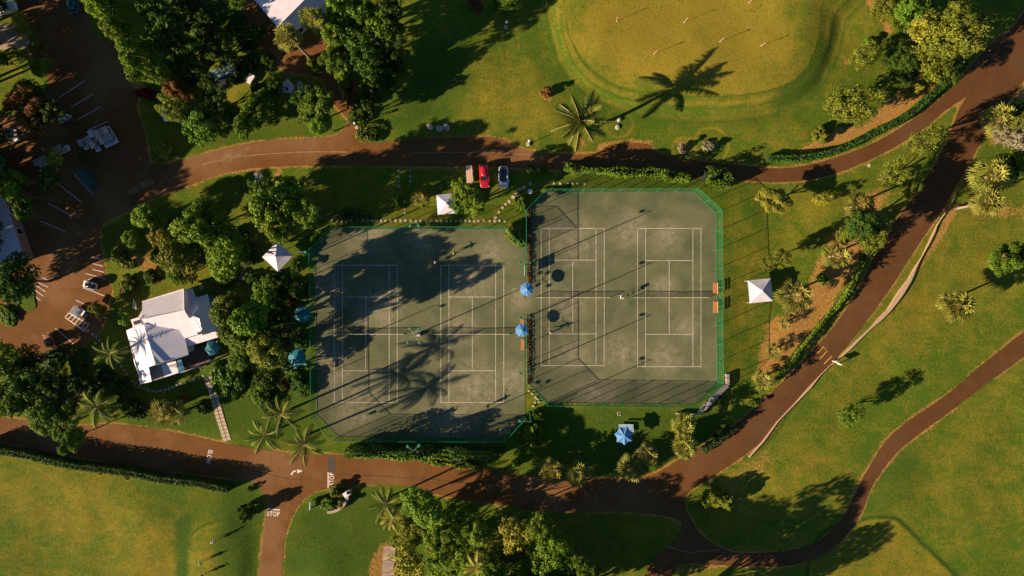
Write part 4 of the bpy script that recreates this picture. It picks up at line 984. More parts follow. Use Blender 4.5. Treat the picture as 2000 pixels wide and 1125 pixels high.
# palms
palm(1133, 238, 7.8, 'tall coconut palm leaning over the lawn beside the golf green', kind='tall', s=1.08, base=(1131, 262))
palm(518, 850, 8.2, 'coconut palm at the road edge, left of the group of three', 'coconut palms by the south west court corner', base=(527, 845))
palm(596, 868, 7.6, 'coconut palm at the road edge, right of the group of three', 'coconut palms by the south west court corner', base=(603, 848))
palm(552, 808, 9.2, 'coconut palm at the top of the group of three', 'coconut palms by the south west court corner', base=(566, 800))
palm(190, 795, 9.0, 'dark coconut palm overhanging the south west road', base=(196, 800))
palm(756, 984, 8.0, 'coconut palm beside the road, upper of two', base=(758, 972), s=.9); palm(764, 1010, 6.0, 'yellowed coconut palm beside the bottom clump, lower of two', s=.7, mat='yellow')
palm(216, 690, 5.5, 'thin leaved palm left of the club house', s=.8); palm(930, 1108, 8.5, 'golden palm head rising from the bottom clump', s=.75, mat='yellow')
FP = [(563, 73, 10.5, (606, 114), 1.0, 'fan palm with leaning pale trunk on the forecourt, lower of two'), (610, 35, 11, (647, 78), .95, 'fan palm with leaning pale trunk on the forecourt, upper of two'),
      (1552, 578, 4.6, None, 1.35, 'large golden fan palm beside the eastern white canopy'), (1868, 598, 5.0, None, 1.25, 'lone golden fan palm on the eastern golf lawn'), (1633, 500, 4.0, None, 1.05, 'neat round fan palm on bare earth'),
      (1336, 830, 3.4, None, 1.0, 'golden fan palm below the stone wall, upper of two'), (1338, 872, 3.4, None, 1.0, 'golden fan palm below the stone wall, lower of two'), (1264, 888, 3.4, None, .9, 'fan palm below the star shaped umbrella, right of two'),
      (1229, 915, 3.4, None, 1.05, 'fan palm below the star shaped umbrella, left of two'), (1080, 920, 3.2, None, 1.0, 'golden fan palm on the verge, left of two'), (1126, 926, 3.2, None, 1.0, 'golden fan palm on the verge, right of two'),
      (1937, 345, 4.5, None, 1.4, 'large fan palm by the right road bend'), (1928, 395, 7.5, (1868, 407), 1.05, 'fan palm leaning on a long pale trunk'), (1682, 400, 5.5, None, 1.1, 'golden fan palm above the dark bushy tree'),
      (1950, 235, 4, None, 1.2, 'golden fan palm beside the pale whitish tree'), (1510, 686, 1.6, None, .7, 'small fan palm on bare earth, upper of two'), (1532, 632, 1.2, None, .5, 'tiny fan palm on bare earth beside the long hedge'),
      (1490, 742, 2.4, None, .9, 'fan palm on bare earth, lower of two'), (315, 805, 3.2, None, 1.1, 'yucca like palm on the southern lawn, left of two'), (347, 808, 2.8, None, .95, 'yucca like palm on the southern lawn, right of two'),
      (822, 387, 2.0, None, .75, 'small spiky palm left of the northern white canopy'), (1715, 440, 4.5, None, .9, 'fan palm behind the dark bushy tree')]
for x, y, h, b, s, l in FP:
    palm(x, y, h, l, 'fan palms of the grounds', 'yuc' if s < .8 or x in (315, 347, 1490) else 'fan', s, b)

# hedges
hedge([(1497, 310), (1560, 310), (1630, 296), (1700, 262), (1760, 232), (1800, 200), (1835, 170), (1865, 140), (1880, 120)], 1.25, 1.2, 'clipped green hedge curving beside the narrow lane', seed=1, leaf=.14, dens=42)
hedge([(-30, 868), (60, 882), (150, 902), (250, 915), (330, 930), (400, 938), (455, 950)], 1.25, 2.7, 'long dark green hedge along the south west road', seed=2, dens=42, leaf=.14)
hedge([(1100, 331), (1150, 338), (1220, 340), (1290, 344), (1340, 352)], 1.5, 3.2, 'loose green hedge north of the eastern court', 'leaf', seed=3, lump=.5, leaf=.2)
hedge([(1370, 345), (1400, 350), (1420, 362)], 3.0, 3.8, 'bushy green hedge end at the court corner', 'leaf', seed=4, lump=.6, leaf=.2)
hedge([(688, 872), (760, 873), (840, 874), (930, 877), (965, 884)], 1.3, 4.3, 'tall dark hedge behind the southern fence of the western court', 'dark', seed=15, lump=.75, leaf=.2, dens=26)
hedge([(690, 882), (760, 886), (830, 893), (900, 902), (932, 912)], 1.5, 1.9, 'loose yellow green hedge between the western court and the road', 'bright', seed=5, lump=.6, leaf=.2)
hedge([(1712, 470), (1690, 508), (1670, 540), (1640, 585), (1610, 620), (1575, 660), (1535, 710), (1510, 745)], .8, 1.4, 'long clipped hedge on the left of the eastern road', 'bright', seed=6, lump=.6, leaf=.15)
hedge([(1425, 832), (1400, 858), (1370, 878)], 1.5, 1.2, 'short hedge beside the southern road bend', 'hedge', seed=7, lump=.4)
hedge([(700, 258), (725, 265), (738, 268)], 2.2, 1.2, 'low green planting at the mouth of the driveway', 'bright', seed=8, lump=.5, leaf=.2)
hedge([(1034, 400), (1034, 480), (1033, 555)], .6, .35, 'thin strip of planting between the two courts', 'orange', seed=9, lump=.4, leaf=.13)
hedge([(1034, 615), (1034, 700), (1033, 750)], .6, .3, 'lower thin strip of planting between the two courts', 'orange', seed=10, lump=.4, leaf=.13)
hedge([(650, 424), (690, 420), (725, 424)], 1.6, 1.0, 'low green planting above the stepping stone row', 'leaf', seed=11, lump=.6)
hedge([(1003, 460), (1016, 470), (1022, 482)], 1.4, .9, 'green planting in the point of the western court corner', 'leaf', seed=12, lump=.4)
hedge([(628, 450), (612, 468), (606, 490)], .8, .9, 'planting outside the cut corner of the western court', 'leaf', seed=13, lump=.4)
# ------------------------------------------------------------------ buildings
def roofslab(mb, pts, t=.18):
    if len(pts) > 3:                                   # keep each roof face truly flat
        A = np.array([(x, y, 1.0) for x, y, z in pts]); z = np.array([q[2] for q in pts]); co = np.linalg.lstsq(A, z, rcond=None)[0]
        pts = [(x, y, float(co @ (x, y, 1.0))) for x, y, _ in pts]
    mb.slab([P(*q) for q in pts], t)
WALL = []
def part(name, m, parent, polys, t=.18):
    mb = MB()
    for q in polys: roofslab(mb, q, t)
    return mb.build(name, m, parent)
def walls(outline, z1, m, parent, z0=-.1, inset=.25):
    """outline: photo px at height z1; walls set in under the eaves"""
    w = [P(x, y, z1) for x, y in outline]; cx = sum(p.x for p in w) / len(w); cy = sum(p.y for p in w) / len(w); pts = []
    for p in w:
        d = Vector((p.x - cx, p.y - cy)); L = d.length; d = d * ((L - inset) / L); pts.append((cx + d.x, cy + d.y))
    WALL[:] = pts
    return MB().prism(pts, z0, z1 - .25).build('wall', m, parent)
def window_on(parent, a, b, t, z, w=1.0, h=1.2):
    """window on the wall from world point a to b"""
    a, b = Vector(a[:2]), Vector(b[:2]); d = (b - a).normalized(); p = a + (b - a) * t; rz = math.atan2(d.y, d.x)
    f = MB().box((0, 0, 0), (w + .2, .10, h + .2)).build('window', M['white'], parent, (p.x, p.y, z), rz)
    MB().box((0, 0, 0), (w, .16, h)).build('pane', M['glass'], f); return f

club = empty('club_house'); tag(club, 'white club house with many gabled slate roofs, two chimneys and a corner deck', 'building')
part('roof', M['roof'], club, [[(278, 589, 3.3), (359, 564, 3.3), (360, 606, 5.2), (277, 624, 5.2)]])
part('roof', M['roof'], club, [[(277, 624, 5.19), (360, 606, 5.19), (369, 621, 4.9), (385, 618, 4.7), (390, 640, 4.2), (350, 644, 4.4), (281, 632, 5.0)]])
part('roof', M['roof_shaded'], club, [[(281, 632, 5.0), (350, 644, 4.30), (361, 661, 3.6), (368, 692, 3.0), (304, 712, 4.7)], [(350, 644, 4.29), (390, 640, 4.2), (396, 650, 4.1), (361, 661, 3.55)]])
part('roof', M['roof'], club, [[(247.5, 645, 3.1), (281, 632, 5.02), (304, 712, 4.72), (290, 717, 4.0), (296, 745, 3.3), (276, 750, 3.0), (262, 708, 3.1)]])
part('roof', M['roofrib'], club, [[(404, 575, 3.2), (423, 648, 3.2), (396, 650, 5.0), (389, 622, 5.3), (376, 617, 5.1)]])
part('roof', M['roof'], club, [[(376, 617, 5.08), (389, 622, 5.28), (396, 650, 4.98), (388, 650, 4.2), (383, 628, 4.3)]])
part('roof', M['roof_shaded'], club, [[(359.5, 566, 3.2), (376, 563.5, 3.2), (381.5, 582, 3.15), (404, 574.5, 3.19), (376, 616.5, 5.06), (369, 620, 4.7), (361, 606, 3.9)]])
part('roof', M['roof'], club, [[(365, 677, 2.9), (361.5, 662, 3.4), (396, 651.5, 3.55), (423.5, 645, 3.45), (427.5, 658.5, 2.9)]])
part('porch_roof', M['tan'], club, [[(290, 718, 2.9), (315, 712, 2.9), (321, 737, 2.5), (296, 745, 2.5)]], .1)
part('porch_roof', M['white'], club, [[(315.3, 712, 2.9), (343, 705, 2.9), (349, 728, 2.5), (321.3, 737, 2.5)]], .1)
part('awning', M['teal'], club, [[(343.3, 705, 2.8), (354, 702, 2.8), (361, 724, 2.5), (349.3, 727.5, 2.5)]], .08)
for q in ([(277.5, 589.5, 3.34), (359, 564.5, 3.34)], [(359.7, 565, 3.5), (360.7, 606, 5.35)], [(247.5, 645.5, 3.15), (276, 750, 3.08)], [(304, 712, 4.78), (368, 692.5, 3.08)], [(404, 575, 3.26), (423.5, 648, 3.26)]):
    MB().tube([P(*v) for v in q], .11, 5).build('gutter', M['white'], club)
for a, b in (((277, 624, 5.25), (360, 606, 5.25)), ((281, 632, 5.06), (304, 712, 4.76)), ((376, 617, 5.13), (396, 650, 5.06))):
    MB().tube([P(*a), P(*b)], .10, 5).build('ridge_cap', M['white'], club)
walls([(281, 592), (357, 568), (381, 584), (402, 578), (421, 647), (363, 664), (366, 690), (304, 710), (276, 748), (264, 707), (250, 647)], 3.1, M['wall'], club)
for x, y, z, r in ((268, 630, 4.9, 14), (390, 651, 5.6, 8)):
    p = P(x, y, z); w = r / PPM; ch = MB().box((0, 0, -1.6), (w, w, 3.4)).box((0, 0, .12), (w * 1.25, w * 1.25, .16)).build('chimney', M['white'], club, p, .3, bevel=.03)
    for s in (-1, 1): MB().box((s * w * .22, 0, .26), (w * .28, w * .5, .12)).build('chimney_pot', M['darkmetal'], ch)
b1 = [Vector(v).to_3d() for v in (WALL[10], WALL[8], WALL[7], WALL[6], WALL[4], WALL[3])]
for a, b, ts in ((b1[0], b1[1], (.25, .6)), (b1[2], b1[3], (.3, .7)), (b1[5], b1[4], (.3, .7))):
    for t in ts: window_on(club, a, b, t, 1.6)
# railing and terrace furniture of the deck
rl = MB()
for q in ([(352, 728), (388, 716), (393, 722)], [(405, 708), (432, 697)]):
    pts = [P(x, y, 1.0) for x, y in q]; rl.tube(pts, .06, 5)
    for i in range(len(pts) - 1):
        n = max(2, int((pts[i + 1] - pts[i]).length / .8))
        for k in range(n + 1): v = pts[i].lerp(pts[i + 1], k / n); rl.tube([(v.x, v.y, .05), (v.x, v.y, 1.0)], .035, 4)
rl.build('railing', M['white'], club)
part('glass_porch', M['teal'], club, [[(405, 578, 2.4), (416, 576, 2.4), (432, 636, 2.4), (424, 640, 2.4)]], .06)
cl = empty('courtyard_table', GP(398, 561)); tag(cl, 'round pale green garden table behind the club house', 'table')
def round_table(root, r, m):
    MB().lathe([(r * .97, .70), (r, .72), (r, .75), (r * .97, .77)], 20).build('table_top', m, root); MB().lathe([(.25, 0), (.05, .06), (.05, .70)], 10).build('pedestal', M['darkmetal'], root)
round_table(cl, .42, M['cl_green'])
t2 = empty('garden_table', GP(1035, 375)); tag(t2, 'round white garden table by the corner of the eastern court', 'table'); round_table(t2, .42, M['white'])

def gable(name, label, ridge, zr, lo, le, ze, mats, wall_in=.5, wm='wall'):
    """ridge (a,b), eave a-b on each side in photo px"""
    r = empty(name); tag(r, label, 'building')
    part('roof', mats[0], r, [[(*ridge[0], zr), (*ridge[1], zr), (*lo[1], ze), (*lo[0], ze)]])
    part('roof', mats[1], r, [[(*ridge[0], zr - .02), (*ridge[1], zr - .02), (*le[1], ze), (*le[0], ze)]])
    MB().tube([P(*ridge[0], zr + .05), P(*ridge[1], zr + .05)], .12, 5).build('ridge_cap', mats[0], r)
    w = walls([lo[0], lo[1], le[1], le[0]], ze, M[wm], r, inset=wall_in)
    w_pts = list(WALL)
    for s in (0, 1):   # gable ends
        a, b, c = P(*lo[s], ze), P(*le[s], ze), P(*ridge[s], zr); k = .94; m = (a + b) / 2
        o = (P(*ridge[1 - s], zr) - c).normalized() * .35
        MB().slab([m + (a - m) * k + o - Vector((0, 0, .25)), m + (b - m) * k + o - Vector((0, 0, .25)), m.lerp(c, .92) + o * 1.0], .05).build('gable_end', M['wall'], r)
    for t in (.2, .45, .7): window_on(r, Vector(w_pts[3]), Vector(w_pts[2]), t, 1.5)
    return r
gable('gabled_house', 'pink white gabled house cut by the top edge, beside two leaning fan palms', ((542, 53), (622, -28)), 5.4, ((474, -28), (556, -108)), ((566, 72), (646, -8)), 3.3, (M['roof2'], M['roof_shaded']))
bh = gable('long_house', 'big grey white roofed house with salmon wall, cut by the left edge', ((-80, 358), (-22, 530)), 4.6, ((-150, 385), (-92, 560)), ((-12, 330), (46, 503)), 2.9, (M['roof'], M['roof_shaded']), .3, 'terrace')  # the salmon stretch under the eave is the wall

sh = empty('glazed_shed'); tag(sh, 'small shed with pale green glazed roof among dark trees', 'shed')
part('roof', simple('glazed_roof', (.22, .34, .30), .3, .35, 1.5), sh, [[(406, 142, 2.6), (448, 117.5, 2.6), (458, 134, 2.2), (416, 160, 2.2)]], .08)
part('roof', M['darkgreen_roof'], sh, [[(416, 160.3, 2.19), (458, 134.3, 2.19), (465, 139, 1.9), (421, 166, 1.9)]], .08)
for a, b in (((406, 142), (448, 117.5)), ((416, 160), (458, 134)), ((411, 151), (453, 126)), ((406, 142), (416, 160)), ((427, 130), (437, 147)), ((448, 117.5), (458, 134))):
    za = 2.66 if a[1] in (142, 130, 117.5) else 2.3; MB().tube([P(*a, za), P(*b, 2.66 if b == (448, 117.5) else (2.3 if a != (411, 151) else 2.46))], .04, 4).build('glazing_bar', M['white'], sh)
walls([(408, 143), (447, 120), (463, 139), (421, 164)], 2.0, M['wall'], sh, inset=.1)
dk = empty('storage_hut'); tag(dk, 'dark green flat roofed hut between the parking bays', 'hut')
part('roof', M['darkgreen_roof'], dk, [[(148, 336, 2.2), (162, 328, 2.2), (182, 360, 2.2), (172, 368, 2.2)]], .12); walls([(148, 336), (162, 328), (182, 360), (172, 368)], 2.2, M['darkgreen_roof'], dk, inset=.15)

# ------------------------------------------------------------------ tennis furniture
def fence(poly_top, h, screens, label, gaps=()):
    pts = [P(x, y, h) for x, y in poly_top]; cx = sum(p.x for p in pts) / len(pts); cy = sum(p.y for p in pts) / len(pts)
    root = empty('court_fence', (cx, cy, 0)); tag(root, label, 'fence', 'green fences round the tennis courts'); O = Vector((cx, cy, 0))
    n = len(pts); post = MB().tube([(0, 0, 0), (0, 0, h + .05)], .05, 6).mesh('post', M['green'])
    for i in range(n):
        a, b = pts[i] - O, pts[(i + 1) % n] - O; L = (b - a).length; k = max(1, round(L / 3.1)); d = (b - a) / L; a0, b0 = Vector((a.x, a.y, 0)), Vector((b.x, b.y, 0))
        runs = [(0, L)]
        for gi, g0, g1 in gaps:
            if gi == i: runs = [(0, g0), (g1, L)] if g1 < L else []
        for j in range(k):
            t = L * j / k
            if any(r0 - .3 <= t <= r1 + .3 for r0, r1 in runs): link('post', post, None, root, a0 + d * t)
        for r0, r1 in runs:
            q0, q1 = a0 + d * (r0 + .04), a0 + d * (r1 - .04); up = Vector((0, 0, 1))
            MB().tube([q0 + up * h, q1 + up * h], .034, 6).build('top_rail', M['green'], root)
            MB().tube([q0 + up * .08, q1 + up * .08], .03, 5).build('bottom_rail', M['green'], root)
            nn = Vector((-d.y, d.x, 0)) * .03
            MB().add([q0 + up * .1, q1 + up * .1, q1 + up * (h - .04), q0 + up * (h - .04)], [(0, 1, 2, 3)]).build('chain_link', M['link'], root)
            if i in screens:
                z0, z1 = screens[i]
                MB().add([q0 + nn + up * z0, q1 + nn + up * z0, q1 + nn + up * z1, q0 + nn + up * z1], [(0, 1, 2, 3)]).build('windscreen', M['screen'], root)
    return root
fence(C1, FENCE_H, {7: (.1, 2.0), 4: (.1, 3.4)}, 'green chain link fence round the western courts', gaps=[(2, 0, 40)])
fence(C2, FENCE_H, {4: (.1, 3.4)}, 'green chain link fence with cut corners round the eastern courts', gaps=[(6, 11.6, 17.2)])
# small outer screens beside the windowed bench line
def net(x0, x1, y, label):
    a, b = P(x0, y), P(x1, y); c = (a + b) / 2; root = empty('tennis_net', (c.x, c.y, .044)); tag(root, label, 'tennis net', 'tennis nets'); L = (b - a).length
    V = []; F = []; n = 16
    for i in range(n + 1):
        t = i / n; x = (t - .5) * L; z = 1.07 - .155 * (1 - abs(2 * t - 1)); V += [(x, 0, .05), (x, 0, z)]
    F = [(2 * i, 2 * i + 2, 2 * i + 3, 2 * i + 1) for i in range(n)]
    MB().add(V, F).build('net', M['net'], root)
    MB().tube([(V[2 * i + 1][0], 0, V[2 * i + 1][2]) for i in range(n + 1)], .045, 5).build('net_tape', M['courtline'], root)
    for s in (-1, 1):
        MB().tube([(s * L / 2, 0, 0), (s * L / 2, 0, 1.1)], .06, 8).lathe([(.16, 0), (.16, .04)], 10, (s * L / 2, 0, 0)).build('net_post', M['green'], root)
    MB().box((0, 0, .45), (.06, .03, .9)).build('centre_strap', M['white'], root)
    return root
net(643, 790, 652, 'tennis net on the court nearest the big shade tree'); net(850, 996, 652, 'tennis net on the court west of the blue umbrellas')
net(1045, 1191, 581, 'tennis net on the court east of the blue umbrellas'); net(1234, 1383, 581, 'tennis net on the easternmost court')

def lamp(px, py, arms, label, h=8.6, foot=None, head=(.52, .42)):
    """pole top at (px,py) seen at height h; arms: heads in photo px"""
    t = P(px, py, h); root = empty('court_lamp', (t.x, t.y, 0)); tag(root, label, 'lamp post', 'floodlight posts of the tennis courts')
    MB().tube([(0, 0, 0), (0, 0, h * .5), (0, 0, h)], [.10, .085, .06], 8).build('pole', M['green'], root)
    MB().lathe([(.2, 0), (.2, .05), (.12, .3)], 10).build('base', M['darkmetal'], root)
    for x, y in arms:
        q = P(x, y, h) - Vector((t.x, t.y, 0)); q.z = h; d = Vector((q.x, q.y)); ang = math.atan2(d.y, d.x)
        a = MB().tube([(0, 0, h - .03), (q.x * .8, q.y * .8, h + .02)], .032, 6).build('arm', M['steel'], root)
        hd = MB().box((0, 0, 0), (head[0], head[1], .2)).box((0, 0, .13), (head[0] * .7, head[1] * .7, .08)).build('lamp_head', M['green_lamp'], root, (q.x, q.y, h + .02), ang, bevel=.04)
        MB().box((0, 0, -.11), (head[0] * .8, head[1] * .8, .03)).build('lens', M['white'], hd)
LP = [(1037, 512, [(1016, 513)], 'green floodlight post at the upper end of the planting strip between the courts'), (1037, 621, [(1016, 621)], 'green floodlight post beside the blue umbrella on the bench'),
      (1037, 730, [(1016, 730)], 'green floodlight post at the lower end of the strip between the courts'), (1037, 824, [(1016, 822)], 'green floodlight post at the lower right corner of the western court'),
      (578, 493, [(597, 492)], 'green floodlight post beside the rotated white canopy'), (580, 602, [(597, 602)], 'green floodlight post over the upper blue umbrella'), (580, 711, [(597, 711)], 'green floodlight post over the lower blue umbrella'),
      (809.5, 655, [(801.5, 642), (818, 642), (797, 668), (820, 669)], 'four headed floodlight post in the middle of the western courts'), (810, 433, [(802, 441), (818, 441)], 'two headed floodlight post at the top of the western court'),
      (807, 881, [(797, 872), (819, 870)], 'two headed floodlight post at the bottom of the western court')]
for a in LP: lamp(*a)

def umbrella(px, py, r, h, label, n=8, m='blue', scallop=0.0, rot=0.0, grp='blue parasols'):
    c = P(px, py, h); root = empty('parasol', (c.x, c.y, gz(c.x, c.y)), rot); tag(root, label, 'parasol', grp); R = r / PPM
    mb = MB(); V = [(0, 0, h + .08)]
    for k in range(n * 4):
        a = 2 * math.pi * k / (n * 4); e = (k % 4) / 4; q = R * (1 - scallop * math.sin(math.pi * e)) * (math.cos(math.pi / n) / math.cos((e - .5) * 2 * math.pi / n) if not scallop else 1)
        V += [(q * .55 * math.cos(a), q * .55 * math.sin(a), h - R * .13 - .02 * math.sin(math.pi * e)), (q * math.cos(a), q * math.sin(a), h - R * .30)]
    N4 = n * 4; F = []
    for k in range(N4):
        a0, a1 = 1 + 2 * k, 1 + 2 * ((k + 1) % N4); F += [(0, a0, a1), (a0, a0 + 1, a1 + 1, a1)]
    mb.add(V, F).build('canopy', M[m], root)
    MB().tube([(0, 0, 0), (0, 0, h + .12)], .03, 6).build('pole', M['white'], root); MB().lathe([(.28, 0), (.28, .06), (.06, .12)], 12).build('base', M['greystone'], root)
    MB().lathe([(.05, 0), (.07, .05), (.01, .14)], 8, (0, 0, h + .08)).build('finial', M['white'], root)
    rb = MB()
    for k in range(n): a = 2 * math.pi * k / n; rb.tube([(0, 0, h + .02), (R * .54 * math.cos(a), R * .54 * math.sin(a), h - R * .13 - .04), (R * .98 * math.cos(a), R * .98 * math.sin(a), h - R * .30 - .03)], .012, 3)
    rb.build('ribs', M['white'], root); return root
umbrella(1029, 565, 13.5, 2.6, 'blue octagonal parasol over the passage between the courts', rot=.1); umbrella(1019.5, 645.5, 13, 2.6, 'blue octagonal parasol over the wooden benches between the courts', rot=.35)
umbrella(1220, 852, 19, 2.7, 'light blue star shaped parasol on the lawn below the eastern court', 7, 'blue', .24, .3); umbrella(412, 680, 15, 2.7, 'turquoise parasol on the club house deck', 6, 'blue_dark', 0, .2)
umbrella(578.5, 700, 18, 2.6, 'turquoise parasol in shade beside the western fence, lower of two', 6, 'blue_dark', .06, .25); umbrella(590, 614, 17, 2.6, 'turquoise parasol in shade beside the western fence, upper of two', 5, 'blue_dark', .1, 1.0)

def canopy(px, py, s, rot, label, h=3.0):
    c = P(px, py, h - .6); root = empty('canopy_tent', (c.x, c.y, gz(c.x, c.y)), math.radians(rot)); tag(root, label, 'canopy', 'white pyramid canopies'); a = s / PPM / 2; e = h - .95
    V = [(0, 0, h)]; F = []; co = [(-a, -a), (a, -a), (a, a), (-a, a)]
    for k in range(4):
        x0, y0 = co[k]; x1, y1 = co[(k + 1) % 4]
        for t in (0, .33, .67):
            x, y = x0 + (x1 - x0) * t, y0 + (y1 - y0) * t; V += [(x * .5, y * .5, e + (h - e) * .42), (x, y, e - (.04 if t else 0))]
    for k in range(12): i, j = 1 + 2 * k, 1 + 2 * ((k + 1) % 12); F += [(0, i, j), (i, i + 1, j + 1, j)]
    MB().add(V, F).build('canopy_roof', M['canvas'], root)
    for k in range(4):
        x, y = co[k]; x1, y1 = co[(k + 1) % 4]; MB().tube([(x * .96, y * .96, 0), (x * .96, y * .96, e)], .04, 5).build('leg', M['white'], root)
        MB().slab([(x, y, e - .01), (x1, y1, e - .01), (x1 * .985, y1 * .985, e - .01), (x * .985, y * .985, e - .01)], .22).build('valance', M['canvas'], root)
    MB().lathe([(.30, 0), (.02, .22)], 4, (0, 0, h - .02)).build('vent_cap', M['canvas'], root)
    return root
canopy(872.5, 398, 38, 5, 'white pyramid canopy half hidden by a tree north of the courts'); canopy(541, 501, 41, 47, 'white pyramid canopy turned diagonally, left of the western court'); canopy(1487.5, 568, 44, 6, 'white pyramid canopy on the lawn east of the courts')
# tree overhanging the north canopy
tree('lobed', 925, 398, 30, 7, 'bright green tree beside the white pyramid canopy north of the courts', 'trees of the resort grounds', 'bright', 1, 1.15, ang=0)
tree('open', 895, 402, 20, 6, 'small tree reaching over the white pyramid canopy', 'trees of the resort grounds', 'leaf')

def bench(px, py, L, W, rot, label, m='wood', back=True, z=0, name='bench', grp=None):
    c = P(px, py, .45); root = empty(name, (c.x, c.y, gz(c.x, c.y) + z), math.radians(rot)); tag(root, label, 'bench', grp); n = 3
    mb = MB()
    for k in range(n): mb.box((0, (k - (n - 1) / 2) * W / n, .45), (L, W / n * .86, .05))
    mb.build('seat', M[m], root, bevel=.008)
    if back: MB().box((0, W / 2 + .06, .68), (L, .05, .14), rx=-.15).box((0, W / 2 + .09, .86), (L, .05, .14), rx=-.15).build('backrest', M[m], root)
    for sx in (-1, 1):
        for sy in (-1, 1): MB().box((sx * L * .42, sy * W * .36, .21), (.07, .07, .42)).build('leg', M['darkmetal'], root)
    return root
bench(1020, 633, 1.7, .62, 90, 'orange wooden bench above the parasol between the courts', back=False); bench(1020.5, 673, 1.9, .62, 90, 'orange wooden bench below the parasol between the courts', back=False)
bench(1396, 563.5, 2.0, .62, -90, 'orange wooden bench at the eastern fence, above the net'); bench(1396, 600, 2.0, .62, -90, 'orange wooden bench at the eastern fence, below the net')
bench(320, 225, 2.2, .9, -65, 'white slab bench on the lawn beside the yellow shrub', 'white', False); bench(1223, 832, 2.5, .5, 0, 'pale blue picnic bench beside the star shaped parasol', 'cl_blue')
bench(567, 722, 2.2, .35, 20, 'mossy green bench below the lower turquoise parasol', 'cl_green', False); bench(1224, 840, 2.5, .9, 0, 'pale blue picnic table beside the star shaped parasol', 'cl_blue', False, name='picnic_table')['category'] = 'table'
# notice board at the passage, ball basket, umpire chair
nb = empty('notice_board', P(1024, 529)); tag(nb, 'pale green notice board on the fence above the passage', 'board'); MB().box((0, 0, 1.6), (.08, 1.9, 1.1)).build('panel', simple('pale_green', (.35, .55, .45), .6), nb)
for s in (-1, 1): MB().box((0, s * .85, .55), (.08, .08, 1.1)).build('post', M['green'], nb)
uc = empty('umpire_chair', P(1212.5, 580)); tag(uc, 'pale umpire chair standing between the two eastern nets', 'chair')
MB().box((0, 0, 1.55), (.6, .55, .06)).build('seat', M['white'], uc); MB().box((-.28, 0, 1.85), (.06, .55, .55)).build('backrest', M['white'], uc)
for s in (-1, 1):
    for q in (-1, 1): MB().tube([(s * .42, q * .36, 0), (s * .26, q * .24, 1.53)], .03, 5).build('leg', M['steel'], uc)
for z in (.4, .8, 1.2): MB().box((.36 - z * .1, 0, z), (.08, .5, .04)).build('rung', M['steel'], uc)
cbx = empty('ball_machine', P(818.5, 654)); tag(cbx, 'tan ball machine box at the foot of the four headed lamp', 'box')
MB().box((0, 0, .3), (.7, .45, .6)).build('body', M['plank'], cbx, bevel=.03); MB().box((0, 0, .64), (.5, .35, .08)).build('hopper', M['white'], cbx)
for s in (-1, 1): MB().lathe([(.1, -.03), (.1, .03)], 10, (s * .3, .25, .1)).build('wheel', M['tyre'], cbx)
for i, (x, y, lab) in enumerate([(713, 812, 'white ball basket near the bottom of the western court'), (592.5, 668, 'white bucket beside the western fence gate'), (1385, 345, 'x')][:2]):
    bk = empty('ball_basket', P(x, y)); tag(bk, lab, 'basket'); MB().lathe([(.20, .35), (.28, .75), (.25, .75), (.18, .38)], 10).build('basket', M['white'], bk); MB().tube([(-.2, -.1, 0), (-.25, -.1, .6)], .02, 4).tube([(.2, .1, 0), (.25, .1, .6)], .02, 4).build('stand', M['steel'], bk)
bs = MB().lathe([(.0334 * math.sin(t) + 1e-4, -.0334 * math.cos(t)) for t in np.linspace(.05, 3.09, 6)], 8).mesh('tennis_ball', M['ball'], True)
for i, (x, y) in enumerate([(973, 490), (931, 457), (940, 464), (947, 457), (955, 459), (945, 473), (790, 471), (748, 570), (740, 548), (737, 596)]):
    q = P(x, y); tag(link('tennis_ball', bs, None, None, (q.x, q.y, .071)), 'yellow tennis ball lying on the western court', 'tennis ball', 'loose tennis balls')

# ------------------------------------------------------------------ stones, walls, rocks
def stone_mesh(seed, rx, ry, h, rough=.12, n=9):
    r = random.Random(seed); mb = MB(); rad = [1 + r.uniform(-rough, rough) for _ in range(n)]
    pr = [(1.0, -.05), (1.0, h * .7), (.88, h)]
    V = [(rx * q * rad[k] * math.cos(6.2832 * k / n), ry * q * rad[k] * math.sin(6.2832 * k / n), z) for q, z in pr for k in range(n)]
    F = [(i * n + k, i * n + (k + 1) % n, (i + 1) * n + (k + 1) % n, (i + 1) * n + k) for i in range(2) for k in range(n)] + [tuple(2 * n + k for k in range(n))]
    return mb.add(V, F).mesh('stepping_stone', M['stone'])
SS = [stone_mesh(i, .27, .25, .06) for i in range(5)]; SG = [stone_mesh(i + 9, .24, .24, .06) for i in range(4)]
for s_ in SG: s_.materials[0] = M['greystone']
def stones(path, gap, lab, meshes, sc_=1.0):
    pts = [P(x, y) for x, y in smooth_path(path, False, 4)]; acc = 0; last = pts[0]; out = [pts[0]]
    for p in pts[1:]:
        acc += (p - last).length; last = p
        if acc >= gap: out.append(p); acc = 0
    for p in out:
        o = link('stepping_stone', random.choice(meshes), None, None, (p.x + random.uniform(-.05, .05), p.y + random.uniform(-.05, .05), gz(p.x, p.y) + .01), random.uniform(0, 6.28))
        k = random.uniform(.85, 1.15) * sc_; o.scale = (k, k, 1); tag(o, lab, 'stepping stone', lab)
stones([(650, 431), (990, 431.5)], .70, 'stepping stone in the long row above the western court', SS)
stones([(968, 424), (985, 402), (1003, 385), (1012, 372), (1030, 362), (1042, 355)], .75, 'stepping stone in the diagonal row leading to the white car', SS, 1.1)
stones([(779, 334), (779, 366)], .68, 'grey stepping stone in the short column below the shaded lane', SG); stones([(801, 332), (801, 362)], .72, 'grey stepping stone in the second column below the shaded lane', SG)
stones([(791, 395), (791, 425)], .72, 'stepping stone in the column joining the long row', SS)
stones([(1082, 358), (1150, 359)], .85, 'stepping stone in the faint row above the eastern court', SS, .8)
